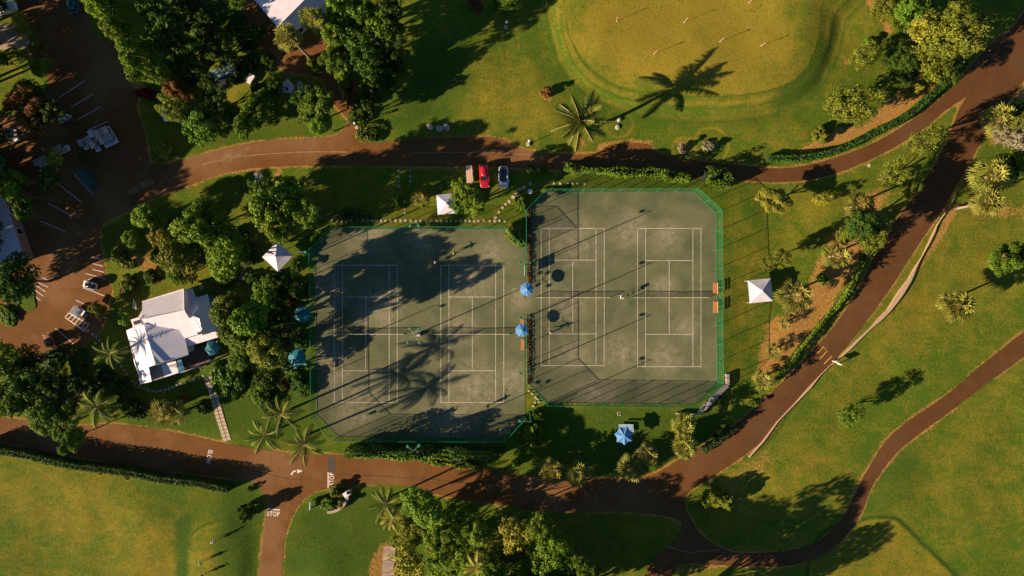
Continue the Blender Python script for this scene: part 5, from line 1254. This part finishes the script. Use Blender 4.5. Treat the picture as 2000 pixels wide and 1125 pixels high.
stones([(165, 642), (185, 655), (200, 672), (215, 690), (232, 712), (245, 732), (258, 748), (275, 758), (300, 765), (328, 759), (352, 750), (378, 742), (398, 734)], .62, 'round stepping stone in the curved row around the club house', SG)
stones([(466, 553), (476, 530), (492, 512), (500, 504)], .62, 'stepping stone in the shaded row left of the diagonal canopy', SG)
def paver(px, py, ang, lab, w=.66):
    p = P(px, py); o = MB().box((0, 0, 0), (w, w * .9, .10)).build('paving_slab', M['stone'] if lab[0] == 's' else M['greystone'], None, (p.x, p.y, gz(p.x, p.y) + .02), math.radians(ang), bevel=.03); return tag(o, lab, 'paving slab', lab)
for i in range(17):
    t = i / 16
    for s in (-4.0, 4.2): paver(406 + 37 * t + s, 740 + 117 * t - s * .2, 12 + random.uniform(-3, 3), 'square slab in the double row from the deck to the road')
for i in range(5):
    for s in (-4.5, 4.5): paver(504 + 1.6 * i + s, 339 + 7.6 * i - s * .1, 6, 'grey square slab in the double row below the lane', .62)
for i, (x, y) in enumerate([(1033, 763), (1040, 769), (1046, 776), (1049.5, 779), (1052, 784), (1042, 793), (1045, 786)]):
    p = P(x, y); tag(link('rock', stone_mesh(70 + i, .2, .18, .22, .25), M['white'], None, (p.x, p.y, .02)), 'pale stone in the planting wedge between the two courts', 'rock', 'pale stones in the planting wedge')
def rock_mesh(seed, s):
    bm = bmesh.new(); bmesh.ops.create_icosphere(bm, subdivisions=3, radius=1); r = np.random.default_rng(seed); f = sph(r, 8); w = r.uniform(.1, .45, 8)
    for v in bm.verts:
        d = np.array(v.co); k = 1 - sum(w[i] * max(0, f[i] @ d - .45) for i in range(8)); v.co = v.co * k; v.co.z *= .6
        v.co *= s
    me = bpy.data.meshes.new('rock'); bm.to_mesh(me); bm.free(); me.materials.append(M['rock']); return me
for i, (x, y, s, l) in enumerate([(840, 248, .7, 'grey brown boulder on the lawn edge, left of three'), (857, 251, .75, 'grey brown boulder on the lawn edge, middle of three'), (871, 250, .75, 'grey brown boulder on the lawn edge, right of three'),
                                  (1209, 233, .5, 'pale boulder right of the tall palm, upper of two'), (1206, 248, .48, 'pale boulder right of the tall palm, lower of two')]):
    p = GP(x, y); tag(link('boulder', rock_mesh(i, s), None, None, (p.x, p.y, p.z + s * .18), i), l, 'boulder')
# ornamental dry grass mounds with their shade
for x, y, h, r, l in ((1066, 182, 1.5, 12, 'round straw coloured mound bush left of the golf green'), (1334, 290, 1.4, 10, 'small straw coloured mound bush below the golf green'), (1387, 285, 1.7, 12, 'straw coloured mound bush inside a mown ring')):
    bush(x, y, r, h, l, 'straw mounds on the lawn', mat='pale' if x != 1066 else 'orange', kind='bush')
wl = empty('stone_wall', P(1400, 770)); tag(wl, 'low pale stone wall beside the corner of the eastern court', 'wall'); O = wl.location
for q, w_ in (([(1320, 807), (1362, 808)], .22), ([(1363, 807), (1376, 795), (1400, 770), (1419, 752)], .62), ([(1419.5, 751), (1419, 730)], .5)):
    ps = [tuple((P(x, y) - O).xy) for x, y in smooth_path(q, False, 6)]
    MB().prism(jitter(stroke(ps, w_), .03, 5), -.05, .75).build('wall_section', M['wallstone'], wl)
cw = empty('curved_wall', P(660, 975)); tag(cw, 'curved low stone wall round the shrub bed at the junction', 'wall'); O = cw.location
ps = [tuple((P(x, y) - O).xy) for x, y in smooth_path([(641, 998), (652, 997), (664, 992), (674, 983), (680, 972), (679, 966)], False, 3)]
MB().prism(jitter(stroke(ps, .45), .02, 6), -.05, .8).build('wall_section', M['wallstone'], cw); MB().box((0, 0, .45), (.9, .9, .95), rz=.6).build('end_pier', M['white'], cw, P(678, 963) - O)
bx = empty('utility_cabinet', P(683, 959)); tag(bx, 'grey cabinet behind the white end of the curved wall', 'cabinet'); MB().box((0, 0, .5), (.85, .8, 1.0), rz=.2).build('body', M['greystone'], bx, bevel=.03); MB().box((0, 0, 1.02), (.55, .5, .06), rz=.2).build('lid', M['glass'], bx)
def sign(px, py, L, h, rot, label, posts=2):
    p = GP(px, py); r = empty('sign_board', p, math.radians(rot)); tag(r, label, 'sign'); MB().box((0, 0, h), (L, .12, .75)).build('panel', M['white'], r, bevel=.02)
    for s in (-1, 1): MB().box((s * L * .46, 0, h * .5), (.13, .13, h + .3)).lathe([(.1, 0), (.01, .12)], 8, (s * L * .46, 0, h * .5 + h / 2 + .15)).build('post', M['white'], r)
sign(609, 984.5, 1.35, .9, 85, 'white sign board on the verge beside the curved wall'); sign(1631, 708, 1.15, 1.2, -28, 'white sign board standing across the gravel strip')
# pale gravel strip beside the eastern road
gs = [(1862, 388, .5), (1846, 415, .5), (1830, 440, .5), (1822, 455, .6), (1812, 478, .7), (1800, 500, .7), (1787, 522, 1.3), (1776, 546, 1.6), (1760, 570, 3.0), (1748, 588, 3.0), (1733, 607, 2.6), (1718, 624, 1.8), (1700, 640, 1.3), (1680, 660, 1.1), (1660, 679, 1.2),
      (1640, 697, 1.1), (1620, 714, .9), (1600, 735, .8), (1580, 757, .6), (1550, 790, .5), (1520, 822, .5), (1490, 860, .45), (1462, 892, .4)]
L_, R_ = [], []
for i, (x, y, w_) in enumerate(gs):
    w_ *= .30 if w_ > 1.5 else .24; a, b = P(*gs[max(0, i - 1)][:2]), P(*gs[min(len(gs) - 1, i + 1)][:2]); d = (b - a).normalized(); nn = Vector((-d.y, d.x, 0)) * w_ / 2; p = P(x, y); L_.append(((p + nn).x, (p + nn).y)); R_.append(((p - nn).x, (p - nn).y))
gp = jitter([q for q in L_ + R_[::-1]], .12, 9); o = MB().prism(gp, -.3, .30).build('stone_kerb', M['gravel']); tag(o, 'pale gravel and stone strip following the eastern road', kind='structure')
hz_ = [gz(*q) for q in gp]
utl = empty('manhole_cover', GP(1697, 323)); tag(utl, 'small pale square cover in the grass by the lane', 'cover'); MB().box((0, 0, .03), (.55, .55, .08), rz=-.6).build('lid', M['stone'], utl)
dbx = empty('drain_box', GP(1209, 808)); tag(dbx, 'small dark drain box with pale rim below the eastern court', 'drain'); MB().box((0, 0, .04), (.6, .6, .1)).build('rim', M['stone'], dbx); MB().box((0, 0, .08), (.4, .4, .05)).build('grate', M['darkmetal'], dbx)
lad = empty('step_ladder', GP(268, 593)); tag(lad, 'white triangular frame standing left of the club house', 'ladder')
MB().box((.35, 0, .55), (.32, .06, 1.9), rx=0, ry=.9).build('panel', M['white'], lad, None, math.radians(-60)); MB().tube([(-.6, -.7, .05), (.05, .8, .9)], .04, 4).tube([(-.6, -.7, .05), (.6, -.9, .05)], .04, 4).tube([(-.6, -.7, .05), (.0, -.9, .3)], .04, 4).build('frame', M['white'], lad)

# lawn lamps, golf flags
def lawn_lamp(px, py, h, label):
    p = GP(px, py); r = empty('lawn_lamp', p); tag(r, label, 'lamp post', 'white globe lamps on the lawn'); MB().box((-.15, -.05, .12), (.6, .7, .3)).build('plinth', M['stone'], r, bevel=.04)
    MB().tube([(0, 0, 0), (0, 0, h)], .05, 6).build('pole', M['darkmetal'], r); MB().lathe([(.24 * math.sin(t) + 1e-3, .2 - .24 * math.cos(t)) for t in np.linspace(.05, 3.09, 9)], 14, (0, 0, h)).build('globe', M['white'], r, smooth=True)
lawn_lamp(990, 52, 2.3, 'white globe lamp on the upper lawn below the round tree'); lawn_lamp(1033, 281, 2.3, 'white globe lamp left of the tall coconut palm'); lawn_lamp(699, 247, 2.3, 'white globe lamp in the shade at the driveway mouth')
for (x, y), (x1, y1), l in (((1203, 45), (1204, 36), 'golf flag furthest left on the putting green'), ((1334, 47), (1342, 38), 'red golf flag above the middle of the putting green'), ((1459, 10), (1468, 2), 'red golf flag inside the thin circle at the top edge'),
                          ((1275, 109), (1281, 103), 'golf flag nearest the left side of the palm shadow'), ((1402, 86), (1410, 80), 'red golf flag above the palm shadow tip'), ((1481, 95), (1489, 90), 'red golf flag right of the palm shadow tip')):
    b = GP(x, y); t = P(x1, y1, 2.0); r = empty('golf_flag', b); tag(r, l, 'golf flag', 'golf flags on the putting green'); t = Vector((t.x - b.x, t.y - b.y, 2.1)); t.xy = t.xy * .75
    MB().tube([(0, 0, 0), t], .035, 5).build('flag_pole', M['plank'], r); MB().slab([t, t + Vector((.34, .12, -.05)), t + Vector((.3, .0, -.3)), t + Vector((0, 0, -.34))], .02).build('flag', M['cl_red'], r)
    MB().lathe([(.10, 0), (.10, .015)], 12).build('hole_rim', M['white'], r)
# thin mown ring round one flag, built as a narrow turf band
# ------------------------------------------------------------------ vehicles (nose to +x)
def wheel(parent, x, y, r=.31, w=.2):
    pr = [(r * .6, -w / 2), (r * .95, -w / 2), (r, -w * .3), (r, w * .3), (r * .95, w / 2), (r * .6, w / 2)]
    o = MB().lathe(pr, 16).build('wheel', M['tyre'], parent, (x, y, r)); o.rotation_euler = (math.pi / 2, 0, 0)
    MB().lathe([(r * .55, -w * .52), (r * .2, -w * .56), (r * .2, w * .56), (r * .55, w * .52)], 12).build('rim', M['steel'], o)
def loft(name, secs, m, parent, smooth=True):
    """secs: x, [(y,z) half profile from bottom to centre top]"""
    mb = MB(); V = []; k = len(secs[0][1]) * 2 - 1
    for x, pr in secs:
        full = [(y, z) for y, z in pr] + [(-y, z) for y, z in pr[:-1][::-1]]; V += [(x, y, z) for y, z in full]
    F = [(i * k + j, i * k + (j + 1) % k, (i + 1) * k + (j + 1) % k, (i + 1) * k + j) for i in range(len(secs) - 1) for j in range(k)]
    F += [tuple(range(k)), tuple((len(secs) - 1) * k + j for j in range(k))]
    o = mb.add(V, F).build(name, m, parent, smooth=smooth); b = o.modifiers.new('s', 'SUBSURF'); b.levels = b.render_levels = 1; return o
def car(px, py, rot, L, W, label, paint, roof=None, hood=.24, rear=.16, H=1.5, name='parked_car', cat='car'):
    p = P(px, py); root = empty(name, (p.x, p.y, .03), math.radians(rot)); tag(root, label, cat); h = L / 2; w = W / 2; zb = H * .60
    S = lambda x, k, z: (x, [(w * k * .92, .22), (w * k, .40), (w * k, z * .86), (w * k * .93, z), (w * k * .5, z * 1.03), (0, z * 1.04)])
    loft('body', [S(-h, .80, zb * .82), S(-h * .95, .93, zb * .97), S(-h * .5, 1, zb), S(0, 1, zb), S(h * .45, 1, zb * .98), S(h * .8, .95, zb * .88), S(h * .96, .84, zb * .76), S(h, .66, zb * .66)], M[paint], root)
    xr, xf = -h + L * rear, h - L * hood
    G = lambda x, k, z: (x, [(w * k, zb * .96), (w * (k - .05), (zb + z) / 2), (w * (k - .12), z * .98), (w * (k - .2), z), (0, z * 1.01)])
    cab = loft('windows', [G(xr - .32, .80, zb * 1.02), G(xr, .86, H * .94), G(xr + (xf - xr) * .55, .90, H), G(xf - .70, .88, H * .97), G(xf, .84, zb * 1.03)], M['glass'], root)
    x0, x1 = xr + .05, xf - .66; n = 6; V = []; F = []
    for i in range(n + 1):
        x = x0 + (x1 - x0) * i / n; ww = w * (.71 + .05 * math.sin(math.pi * i / n)); z = H * (.955 + .065 * math.sin(math.pi * (i + .6) / (n + 1.2)))
        V += [(x, -ww, z - .02), (x, 0, z + .03), (x, ww, z - .02)]
    F = [(3 * i + j, 3 * i + j + 1, 3 * i + j + 4, 3 * i + j + 3) for i in range(n) for j in (0, 1)]
    rf = MB().add(V, F).build('roof_panel', M[roof or paint], root, smooth=True); sm = rf.modifiers.new('t', 'SOLIDIFY'); sm.thickness = .03
    for s in (-1, 1):
        MB().tube([(xf - .02, s * w * .80, zb * 1.0), (xf - .68, s * w * .74, H * .97), (x0, s * w * .70, H * .965), (xr - .30, s * w * .76, zb * 1.02)], .045, 5).build('roof_rail', M[paint], root)
        MB().box((xf - .15, s * (w + .09), zb * 1.04), (.16, .18, .13)).build('mirror', M[paint], root, bevel=.03)
        MB().box((h * .90, s * w * .66, zb * .70), (.22, .30, .12), rz=-s * .35).build('headlight', M['cl_white'], root, bevel=.02)
        MB().box((-h * .97, s * w * .72, zb * .78), (.10, .24, .16)).build('tail_light', M['cl_red'], root, bevel=.02)
        for x in (-h * .62, h * .64): wheel(root, x, s * (w - .08), .31 if L > 3 else .25)
    MB().box((h * .99, 0, .45), (.06, W * .34, .12)).build('number_plate', M['white'], root)
    return root
car(983.5, 347, -88, 3.75, 1.72, 'white hatchback with black roof parked on the shaded verge', 'white_paint', 'glass', .26, .12)
car(946.5, 345, -86, 4.0, 1.75, 'red hatchback parked beside the pale plank trailer', 'red_paint', None, .28, .10, 1.6)
car(14, 20, 14, 4.2, 1.9, 'white van with dark glass parked at the top left corner', 'white_paint', 'grey_tarp', .22, .06, 2.0, 'parked_van', 'van')
car(148, 6, 92, 4.2, 1.8, 'dark green car in deep shade at the top edge', 'green_paint')
car(180, 557, 165, 2.35, 1.25, 'tiny white framed microcar between the painted bay lines', 'white_paint', 'glass', .16, .10, 1.45)
car(101, 664, 118, 2.5, 1.3, 'rusty brown small car in the shaded bay at the lower left', 'brown_paint', None, .30, .15, 1.5)
car(4, 320, -70, 3.6, 1.6, 'dark car with a pale rear edge cut by the left edge of the car park', 'green_paint', 'glass')

def cart(px, py, rot, label, roof='plank', grp='golf carts parked in the shade', L=1.75, W=1.12):
    p = P(px, py, 1.8); root = empty('golf_cart', (p.x, p.y, .03), math.radians(rot)); tag(root, label, 'golf cart', grp)
    MB().box((0, 0, .42), (2.2, 1.05, .26)).box((.85, 0, .62), (.42, .95, .36)).box((-.85, 0, .6), (.4, .9, .3)).build('body', M['cl_white'], root, bevel=.06)
    MB().box((-.22, 0, .68), (.5, .95, .14)).box((-.5, 0, .95), (.12, .95, .42)).build('seat', M['cl_tan'], root, bevel=.03)
    MB().slab([(-L / 2, -W / 2, 1.82), (L / 2, -W / 2, 1.84), (L / 2, W / 2, 1.84), (-L / 2, W / 2, 1.82)], .07).build('canopy_roof', M[roof], root, bevel=.03)
    for sx in (-1, 1):
        for sy in (-1, 1): MB().tube([(sx * .78, sy * .46, .5), (sx * .74, sy * .46, 1.78)], .025, 5).build('post', M['darkmetal'], root); wheel(root, sx * .72, sy * .47, .22, .18)
    MB().tube([(.55, .22, .8), (.35, .22, 1.0)], .02, 5).lathe([(.16, 0), (.16, .02)], 12, (.33, .22, 1.0)).build('steering_wheel', M['darkmetal'], root)
    return root
cg = 'row of roofed golf carts in the car park'
for x, y, rf, l in ((156.5, 279, 'greystone', 'golf cart with grey roof at the lower left end of the row'), (172, 272, 'greystone', 'golf cart with grey roof, second from the lower left end of the row, upper one'), (179.5, 283, 'plank', 'golf cart with pink roof coloured as half lit, second from the lower left end, lower one'),
                    (177, 261, 'grey_tarp', 'golf cart with bluish roof standing ahead of the row'), (189, 262, 'plank', 'golf cart with pale roof coloured as sunlit in the middle of the row'), (197, 275, 'plank', 'golf cart in the middle of the row, behind the pale one'),
                    (197.5, 257, 'greystone', 'golf cart with brownish roof, second from the right end, upper one'), (206, 271, 'greystone', 'golf cart with grey roof, second from the right end, lower one'), (206, 254, 'plank', 'golf cart with pale roof coloured as sunlit at the upper right end of the row'),
                    (214, 267, 'greystone', 'golf cart at the lower right end of the row')):
    cart(x, y, -59, l, rf, cg, 1.5, .98).scale = (.86, .80, 1)  # roofs meant as sunlit get a paler colour in place of light
cart(78, 314, 24, 'long grey roofed golf cart alone left of the small yellow green tree', 'greystone', L=2.4); cart(114, 290, 24, 'grey roofed golf cart partly under the small yellow green tree', 'greystone', L=1.2)
cart(9, 262, 95, 'grey roofed golf cart at the left edge, left of two', 'greystone'); cart(21, 260, 95, 'grey roofed golf cart at the left edge, right of two', 'greystone')
st = cart(149, 609, -35, 'utility cart with striped pale canopy beside the hatched bay', 'white', L=1.8, W=1.45)
for k in range(7):
    o = MB().box((0, -.63 + k * .21, 1.87), (1.75, .09, .04)).build('canopy_stripe', M['steel'], st)
MB().box((1.25, 0, .75), (.9, 1.1, .5)).build('windscreen', M['glass'], st, bevel=.08)
# plank trailer
tr = empty('flat_trailer', P(917.5, 342.5), math.radians(-86)); tag(tr, 'long pale planked trailer beside the red car', 'trailer')
for k in range(4): MB().box((0, -.42 + k * .28, 1.0), (3.1, .25, .10)).build('plank', M['plank'], tr, bevel=.01)
MB().box((0, 0, .72), (3.0, 1.05, .46)).build('box', M['wood'], tr, bevel=.02); MB().tube([(-1.5, 0, .5), (-2.3, 0, .45)], .04, 5).build('drawbar', M['darkmetal'], tr)
for s in (-1, 1): wheel(tr, 0, s * .5, .28, .16)
# tarpaulin heap, white boxes
tp = empty('covered_furniture', P(563, 170)); tag(tp, 'white crumpled tarpaulin over garden furniture in the shade', 'tarpaulin')
def lump(name, m, parent, pts, seed, h=1.0):
    r = np.random.default_rng(seed); n = len(pts); c = Vector((sum(p[0] for p in pts) / n, sum(p[1] for p in pts) / n)); V = []; F = []
    for lv, (k, z) in enumerate(((1.0, 0.0), (.92, h * .7), (.55, h), (.2, h * .9))):
        for p in pts: q = c + (Vector(p) - c) * k; V.append((q.x + r.normal(0, .05), q.y + r.normal(0, .05), z + r.normal(0, .06) * (lv > 0)))
    F = [(i * n + k, i * n + (k + 1) % n, (i + 1) * n + (k + 1) % n, (i + 1) * n + k) for i in range(3) for k in range(n)] + [tuple(3 * n + k for k in range(n))]
    return MB().add(V, F).build(name, m, parent)
O = P(563, 170); loc = lambda q: [tuple((P(x, y) - O).xy) for x, y in q]
lump('sheet', M['grey_tarp'], tp, loc([(553, 163), (560, 160), (563, 154), (568, 161), (577, 166), (576, 176), (571, 184), (563, 182), (555, 180), (556, 172)]), 1, 1.1); lump('opening', M['glass'], tp, loc([(558, 173), (566, 172), (569, 178), (563, 181)]), 2, 1.25)
t3 = empty('covered_furniture', P(589, 170)); tag(t3, 'dull grey tarpaulin heap right of the white one', 'tarpaulin'); O = P(589, 170); lump('sheet', M['greystone'], t3, loc([(579, 166), (586, 159), (594, 163), (598, 174), (592, 180), (582, 176)]), 3, .9)
for x, y, l in ((494, 152, 'square white storage box in the shade, upper of two'), (489, 160, 'square white storage box in the shade, lower of two')):
    b = empty('storage_box', P(x, y), -.55); tag(b, l, 'box', 'white storage boxes'); MB().box((0, 0, .35), (.95, .75, .7)).build('body', M['greystone'], b, bevel=.03); MB().box((0, 0, .73), (1.0, .8, .08)).build('lid', M['white'], b, bevel=.02)
aw = empty('garden_awning', P(686, 8)); tag(aw, 'small bright blue awning among the trees at the top edge', 'awning')
MB().slab([(-.7, -.5, 3.1), (.7, -.2, 3.1), (.9, .9, 2.7), (-.5, .7, 2.7)], .05).build('sheet', M['pool'], aw)
for x, y in ((-.6, -.4), (.6, -.15), (.8, .8), (-.45, .6)): MB().tube([(x, y, 0), (x, y, 2.8)], .03, 5).build('pole', M['white'], aw)
for i, (x, y) in enumerate([(124, 236), (132, 233), (137, 229)]):
    b = empty('wheelie_bin', P(x, y)); tag(b, 'pale blue barrel in the row beside the parking bays', 'barrel', 'row of pale blue barrels'); MB().lathe([(.3, 0), (.33, .5), (.3, .95)], 14).build('body', M['cl_blue'], b); MB().lathe([(.31, .95), (.31, 1.0), (.1, 1.05)], 14).build('lid', M['white'], b); b.name = 'barrel'
tb = empty('road_bin', P(1404, 983)); tag(tb, 'small blue bin between the two pale shrubs on the verge', 'bin'); MB().lathe([(.25, 0), (.3, .8)], 12).build('body', M['blue'], tb); MB().lathe([(.32, .8), (.3, .88), (.05, .92)], 12).build('lid', M['blue_dark'], tb)

# ------------------------------------------------------------------ people
def skin_obj(name, verts, edges, radii, m, parent, root=0, sub=1):
    me = bpy.data.meshes.new(name); me.from_pydata(verts, edges, []); me.materials.append(m)
    o = link(name, me, None, parent); md = o.modifiers.new('skin', 'SKIN'); md.use_smooth_shade = True
    for i, sv in enumerate(me.skin_vertices[0].data):
        r = radii[i]; sv.radius = (r, r) if not isinstance(r, tuple) else r; sv.use_root = (i == root)
    s = o.modifiers.new('sub', 'SUBSURF'); s.levels = s.render_levels = sub; return o
def person(px, py, rot, label, top, bottom, J, hat=None, racket=None, club_=None, hair='hair'):
    """J: joint positions facing +x: hip, chest, neck, head, (l/r) sh, el, wr, hp, kn, an, toe"""
    p = GP(px, py); root = empty('person', (p.x, p.y, max(p.z, .044 if 600 < px < 1400 and 380 < py < 860 else p.z)), math.radians(rot)); tag(root, label, 'person')
    V = []; E = []; R = []; ix = {}
    def v(k, pos, r, to=None):
        ix[k] = len(V); V.append(tuple(pos)); R.append(r)
        if to: E.append((ix[to], ix[k]))
    v('pel', J['pel'], (.15, .11)); v('chest', J['chest'], (.17, .12), 'pel'); v('neck', J['neck'], .06, 'chest')
    hd = Vector(J['head']); up = (hd - Vector(J['neck'])).normalized(); fwd = Vector((1, 0, 0)); fwd = (fwd - up * fwd.dot(up)).normalized()
    v('jaw', Vector(J['neck']) + up * .09 + fwd * .02, .07, 'neck'); v('head', hd, (.085, .095), 'jaw'); v('crown', hd + up * .09, .06, 'head'); v('nose', hd + fwd * .105 - up * .02, .018, 'head')
    for s in ('l', 'r'):
        v(s + 'sh', J[s + 'sh'], .065, 'chest'); v(s + 'el', J[s + 'el'], .045, s + 'sh'); v(s + 'wr', J[s + 'wr'], .028, s + 'el')
        d = (Vector(J[s + 'wr']) - Vector(J[s + 'el'])).normalized(); a = d.orthogonal().normalized(); b = d.cross(a); pm = Vector(J[s + 'wr']) + d * .06
        v(s + 'palm', pm, (.036, .018), s + 'wr')
        for k in range(4):
            o_ = a * (-.03 + .02 * k); l = (.075, .085, .08, .06)[k]; v(s + 'f%d' % k, pm + d * .05 + o_, .010, s + 'palm'); v(s + 'g%d' % k, pm + d * (.05 + l * .7) + o_ + b * .03, .008, s + 'f%d' % k)
        v(s + 'th', pm - d * .02 - a * .05, .011, s + 'palm'); v(s + 'tt', pm + d * .02 - a * .065 + b * .02, .009, s + 'th')
        v(s + 'hp', J[s + 'hp'], .09, 'pel'); v(s + 'kn', J[s + 'kn'], .06, s + 'hp'); v(s + 'an', J[s + 'an'], .04, s + 'kn'); v(s + 'toe', J[s + 'toe'], .035, s + 'an')
    skin_obj('body', V, E, R, M['skin'], root)
    T = [J['pel'], J['chest'], tuple(Vector(J['neck']) - Vector((0, 0, .03))), J['lsh'], tuple(Vector(J['lsh']).lerp(Vector(J['lel']), .75)), J['rsh'], tuple(Vector(J['rsh']).lerp(Vector(J['rel']), .75))]
    skin_obj('shirt', T, [(0, 1), (1, 2), (1, 3), (3, 4), (1, 5), (5, 6)], [(.17, .13), (.19, .14), .085, .085, .07, .085, .07], M[top], root)
    Q = [J['pel'], J['lhp'], tuple(Vector(J['lhp']).lerp(Vector(J['lkn']), .8)), J['rhp'], tuple(Vector(J['rhp']).lerp(Vector(J['rkn']), .8))]
    skin_obj('shorts', Q, [(0, 1), (1, 2), (0, 3), (3, 4)], [(.165, .13), .11, .09, .11, .09], M[bottom], root)
    for s in ('l', 'r'):
        a, b = Vector(J[s + 'an']), Vector(J[s + 'toe']); skin_obj('shoe', [tuple(a - (b - a) * .25 - Vector((0, 0, .03))), tuple(a - Vector((0, 0, .03))), tuple(b)], [(0, 1), (1, 2)], [.045, .05, .042], M['cl_white'], root)
    ax = up.to_track_quat('Z', 'Y'); o = MB().lathe([(.112, -.03), (.118, .03), (.09, .09), (.03, .125)], 12).build('cap' if hat else 'hair', M[hat or hair], root, hd + up * .03); o.rotation_mode = 'QUATERNION'; o.rotation_quaternion = ax
    if hat: MB().box((.13, 0, .0), (.12, .15, .015)).build('brim', M[hat], o)
    w = Vector(J['rwr']); d = (w - Vector(J['rel'])).normalized()
    if racket:
        e = w + d * .12; q = e + (d + Vector((0, 0, .3))).normalized() * .30; dd = (q - e).normalized(); rk = empty('racket', root.matrix_basis @ e); rk['label'] = racket; rk['category'] = 'racket'; rk['kind'] = 'thing'; rk.rotation_euler = root.rotation_euler
        MB().tube([Vector((0, 0, 0)) - dd * .12, q - e], .018, 6).build('handle', M['darkmetal'], rk); sd_ = dd.cross(Vector((0, 0, 1))).normalized(); c = q - e + dd * .17
        ring = [c + dd * .17 * math.cos(t) + sd_ * .13 * math.sin(t) for t in np.linspace(0, 6.283, 15)]; MB().tube(ring, .012, 4).build('frame', M['cl_red'] if 'red' in racket else M['cl_white'], rk); MB().add(ring[:-1], [tuple(range(14))]).build('strings', M['net'], rk)
    if club_:
        e = w + d * .08; g = Vector((e.x + .35, e.y - .1, .03)); ck = empty('golf_club', root.matrix_basis @ e); ck.rotation_euler = root.rotation_euler; ck['label'] = club_; ck['category'] = 'golf club'
        MB().tube([Vector((0, 0, .15)), g - e], .012, 5).build('shaft', M['steel'], ck); MB().box(g - e + Vector((.03, .03, .01)), (.05, .11, .05)).build('club_head', M['steel'], ck)
    return root
STAND = dict(pel=(0, 0, .95), chest=(.02, 0, 1.28), neck=(.03, 0, 1.48), head=(.05, 0, 1.63), lsh=(.02, .19, 1.42), lel=(.05, .26, 1.14), lwr=(.18, .24, .92), rsh=(.02, -.19, 1.42), rel=(.08, -.27, 1.16), rwr=(.30, -.24, 1.02),
             lhp=(0, .10, .88), lkn=(.04, .13, .50), lan=(-.02, .15, .09), ltoe=(.12, .17, .045), rhp=(0, -.10, .88), rkn=(.05, -.13, .50), ran=(0, -.16, .09), rtoe=(.14, -.18, .045))
RUN = dict(pel=(0, 0, .88), chest=(.16, 0, 1.18), neck=(.24, 0, 1.37), head=(.30, 0, 1.51), lsh=(.14, .19, 1.31), lel=(.30, .40, 1.16), lwr=(.50, .44, 1.24), rsh=(.14, -.19, 1.31), rel=(.02, -.44, 1.20), rwr=(-.05, -.68, 1.16),
           lhp=(0, .10, .83), lkn=(.30, .14, .54), lan=(.26, .18, .12), ltoe=(.40, .2, .05), rhp=(0, -.10, .83), rkn=(-.14, -.16, .48), ran=(-.42, -.2, .22), rtoe=(-.38, -.22, .08))
SWING = dict(pel=(0, 0, .90), chest=(.14, 0, 1.22), neck=(.22, 0, 1.40), head=(.30, 0, 1.53), lsh=(.12, .18, 1.34), lel=(.26, .16, 1.08), lwr=(.40, .02, .86), rsh=(.12, -.18, 1.34), rel=(.26, -.14, 1.08), rwr=(.42, -.03, .82),
             lhp=(0, .12, .84), lkn=(.08, .19, .48), lan=(0, .22, .09), ltoe=(.14, .26, .045), rhp=(0, -.12, .84), rkn=(.08, -.19, .48), ran=(0, -.22, .09), rtoe=(.14, -.26, .045))
person(888, 493, 200, 'person in yellow green shirt and dark shorts running at the top of the western court', 'cl_yellow', 'cl_dark', RUN)
person(853, 513, 160, 'person in pale top at the upper baseline of the western court', 'cl_white', 'cl_dark', SWING)
person(1075, 646, 235, 'person in beige top and red skirt reaching with a racket on the eastern court', 'cl_tan', 'cl_red', RUN, hat='cl_white', racket='red framed racket held out by the person in beige')
person(954, 791, 185, 'person in dark clothes serving from the lower baseline of the western court', 'cl_dark', 'cl_dark', RUN, racket='pale framed racket held by the person at the lower baseline')
person(426, 1052, 160, 'golfer in white shirt and khaki shorts, uppermost of three on the lawn', 'cl_white', 'cl_tan', SWING, hat='cl_white', club_='golf club held by the uppermost golfer')
person(399, 1093, 20, 'golfer in pale green top, middle of three on the lawn', 'cl_green', 'cl_white', STAND, hat='cl_white'); person(401, 1119, 60, 'golfer in pale blue shirt, lowest of three on the lawn', 'cl_blue', 'cl_dark', STAND, hat='cl_white')

# ------------------------------------------------------------------ trees standing beyond the picture's edges, whose shade falls into it
OUT = [(-75, 262), (-72, 385), (-95, 480), (880, 1215), (965, 1195), (1045, 1190), (1110, 1185), (1165, 1175), (-75, 330), (-85, 440), (-110, 400), (-85, 60), (-120, 150), (-90, 210), (-140, 300), (-60, 290), (-200, 420), (-90, -40), (40, -80), (130, -90), (-150, 560), (-260, 300), (-220, 130), (-75, 10), (-90, 130), (-40, -70)]
for i, (x, y) in enumerate(OUT):
    tree('broad', x, y, 60, 15 if y < -10 else 14 if y > 1000 else min(15.5, max(10, (285 - x) / 27.8)), 'tall tree beyond the picture edge shading the grounds', 'tall trees beyond the picture edge', 'dark', flat=1.6)
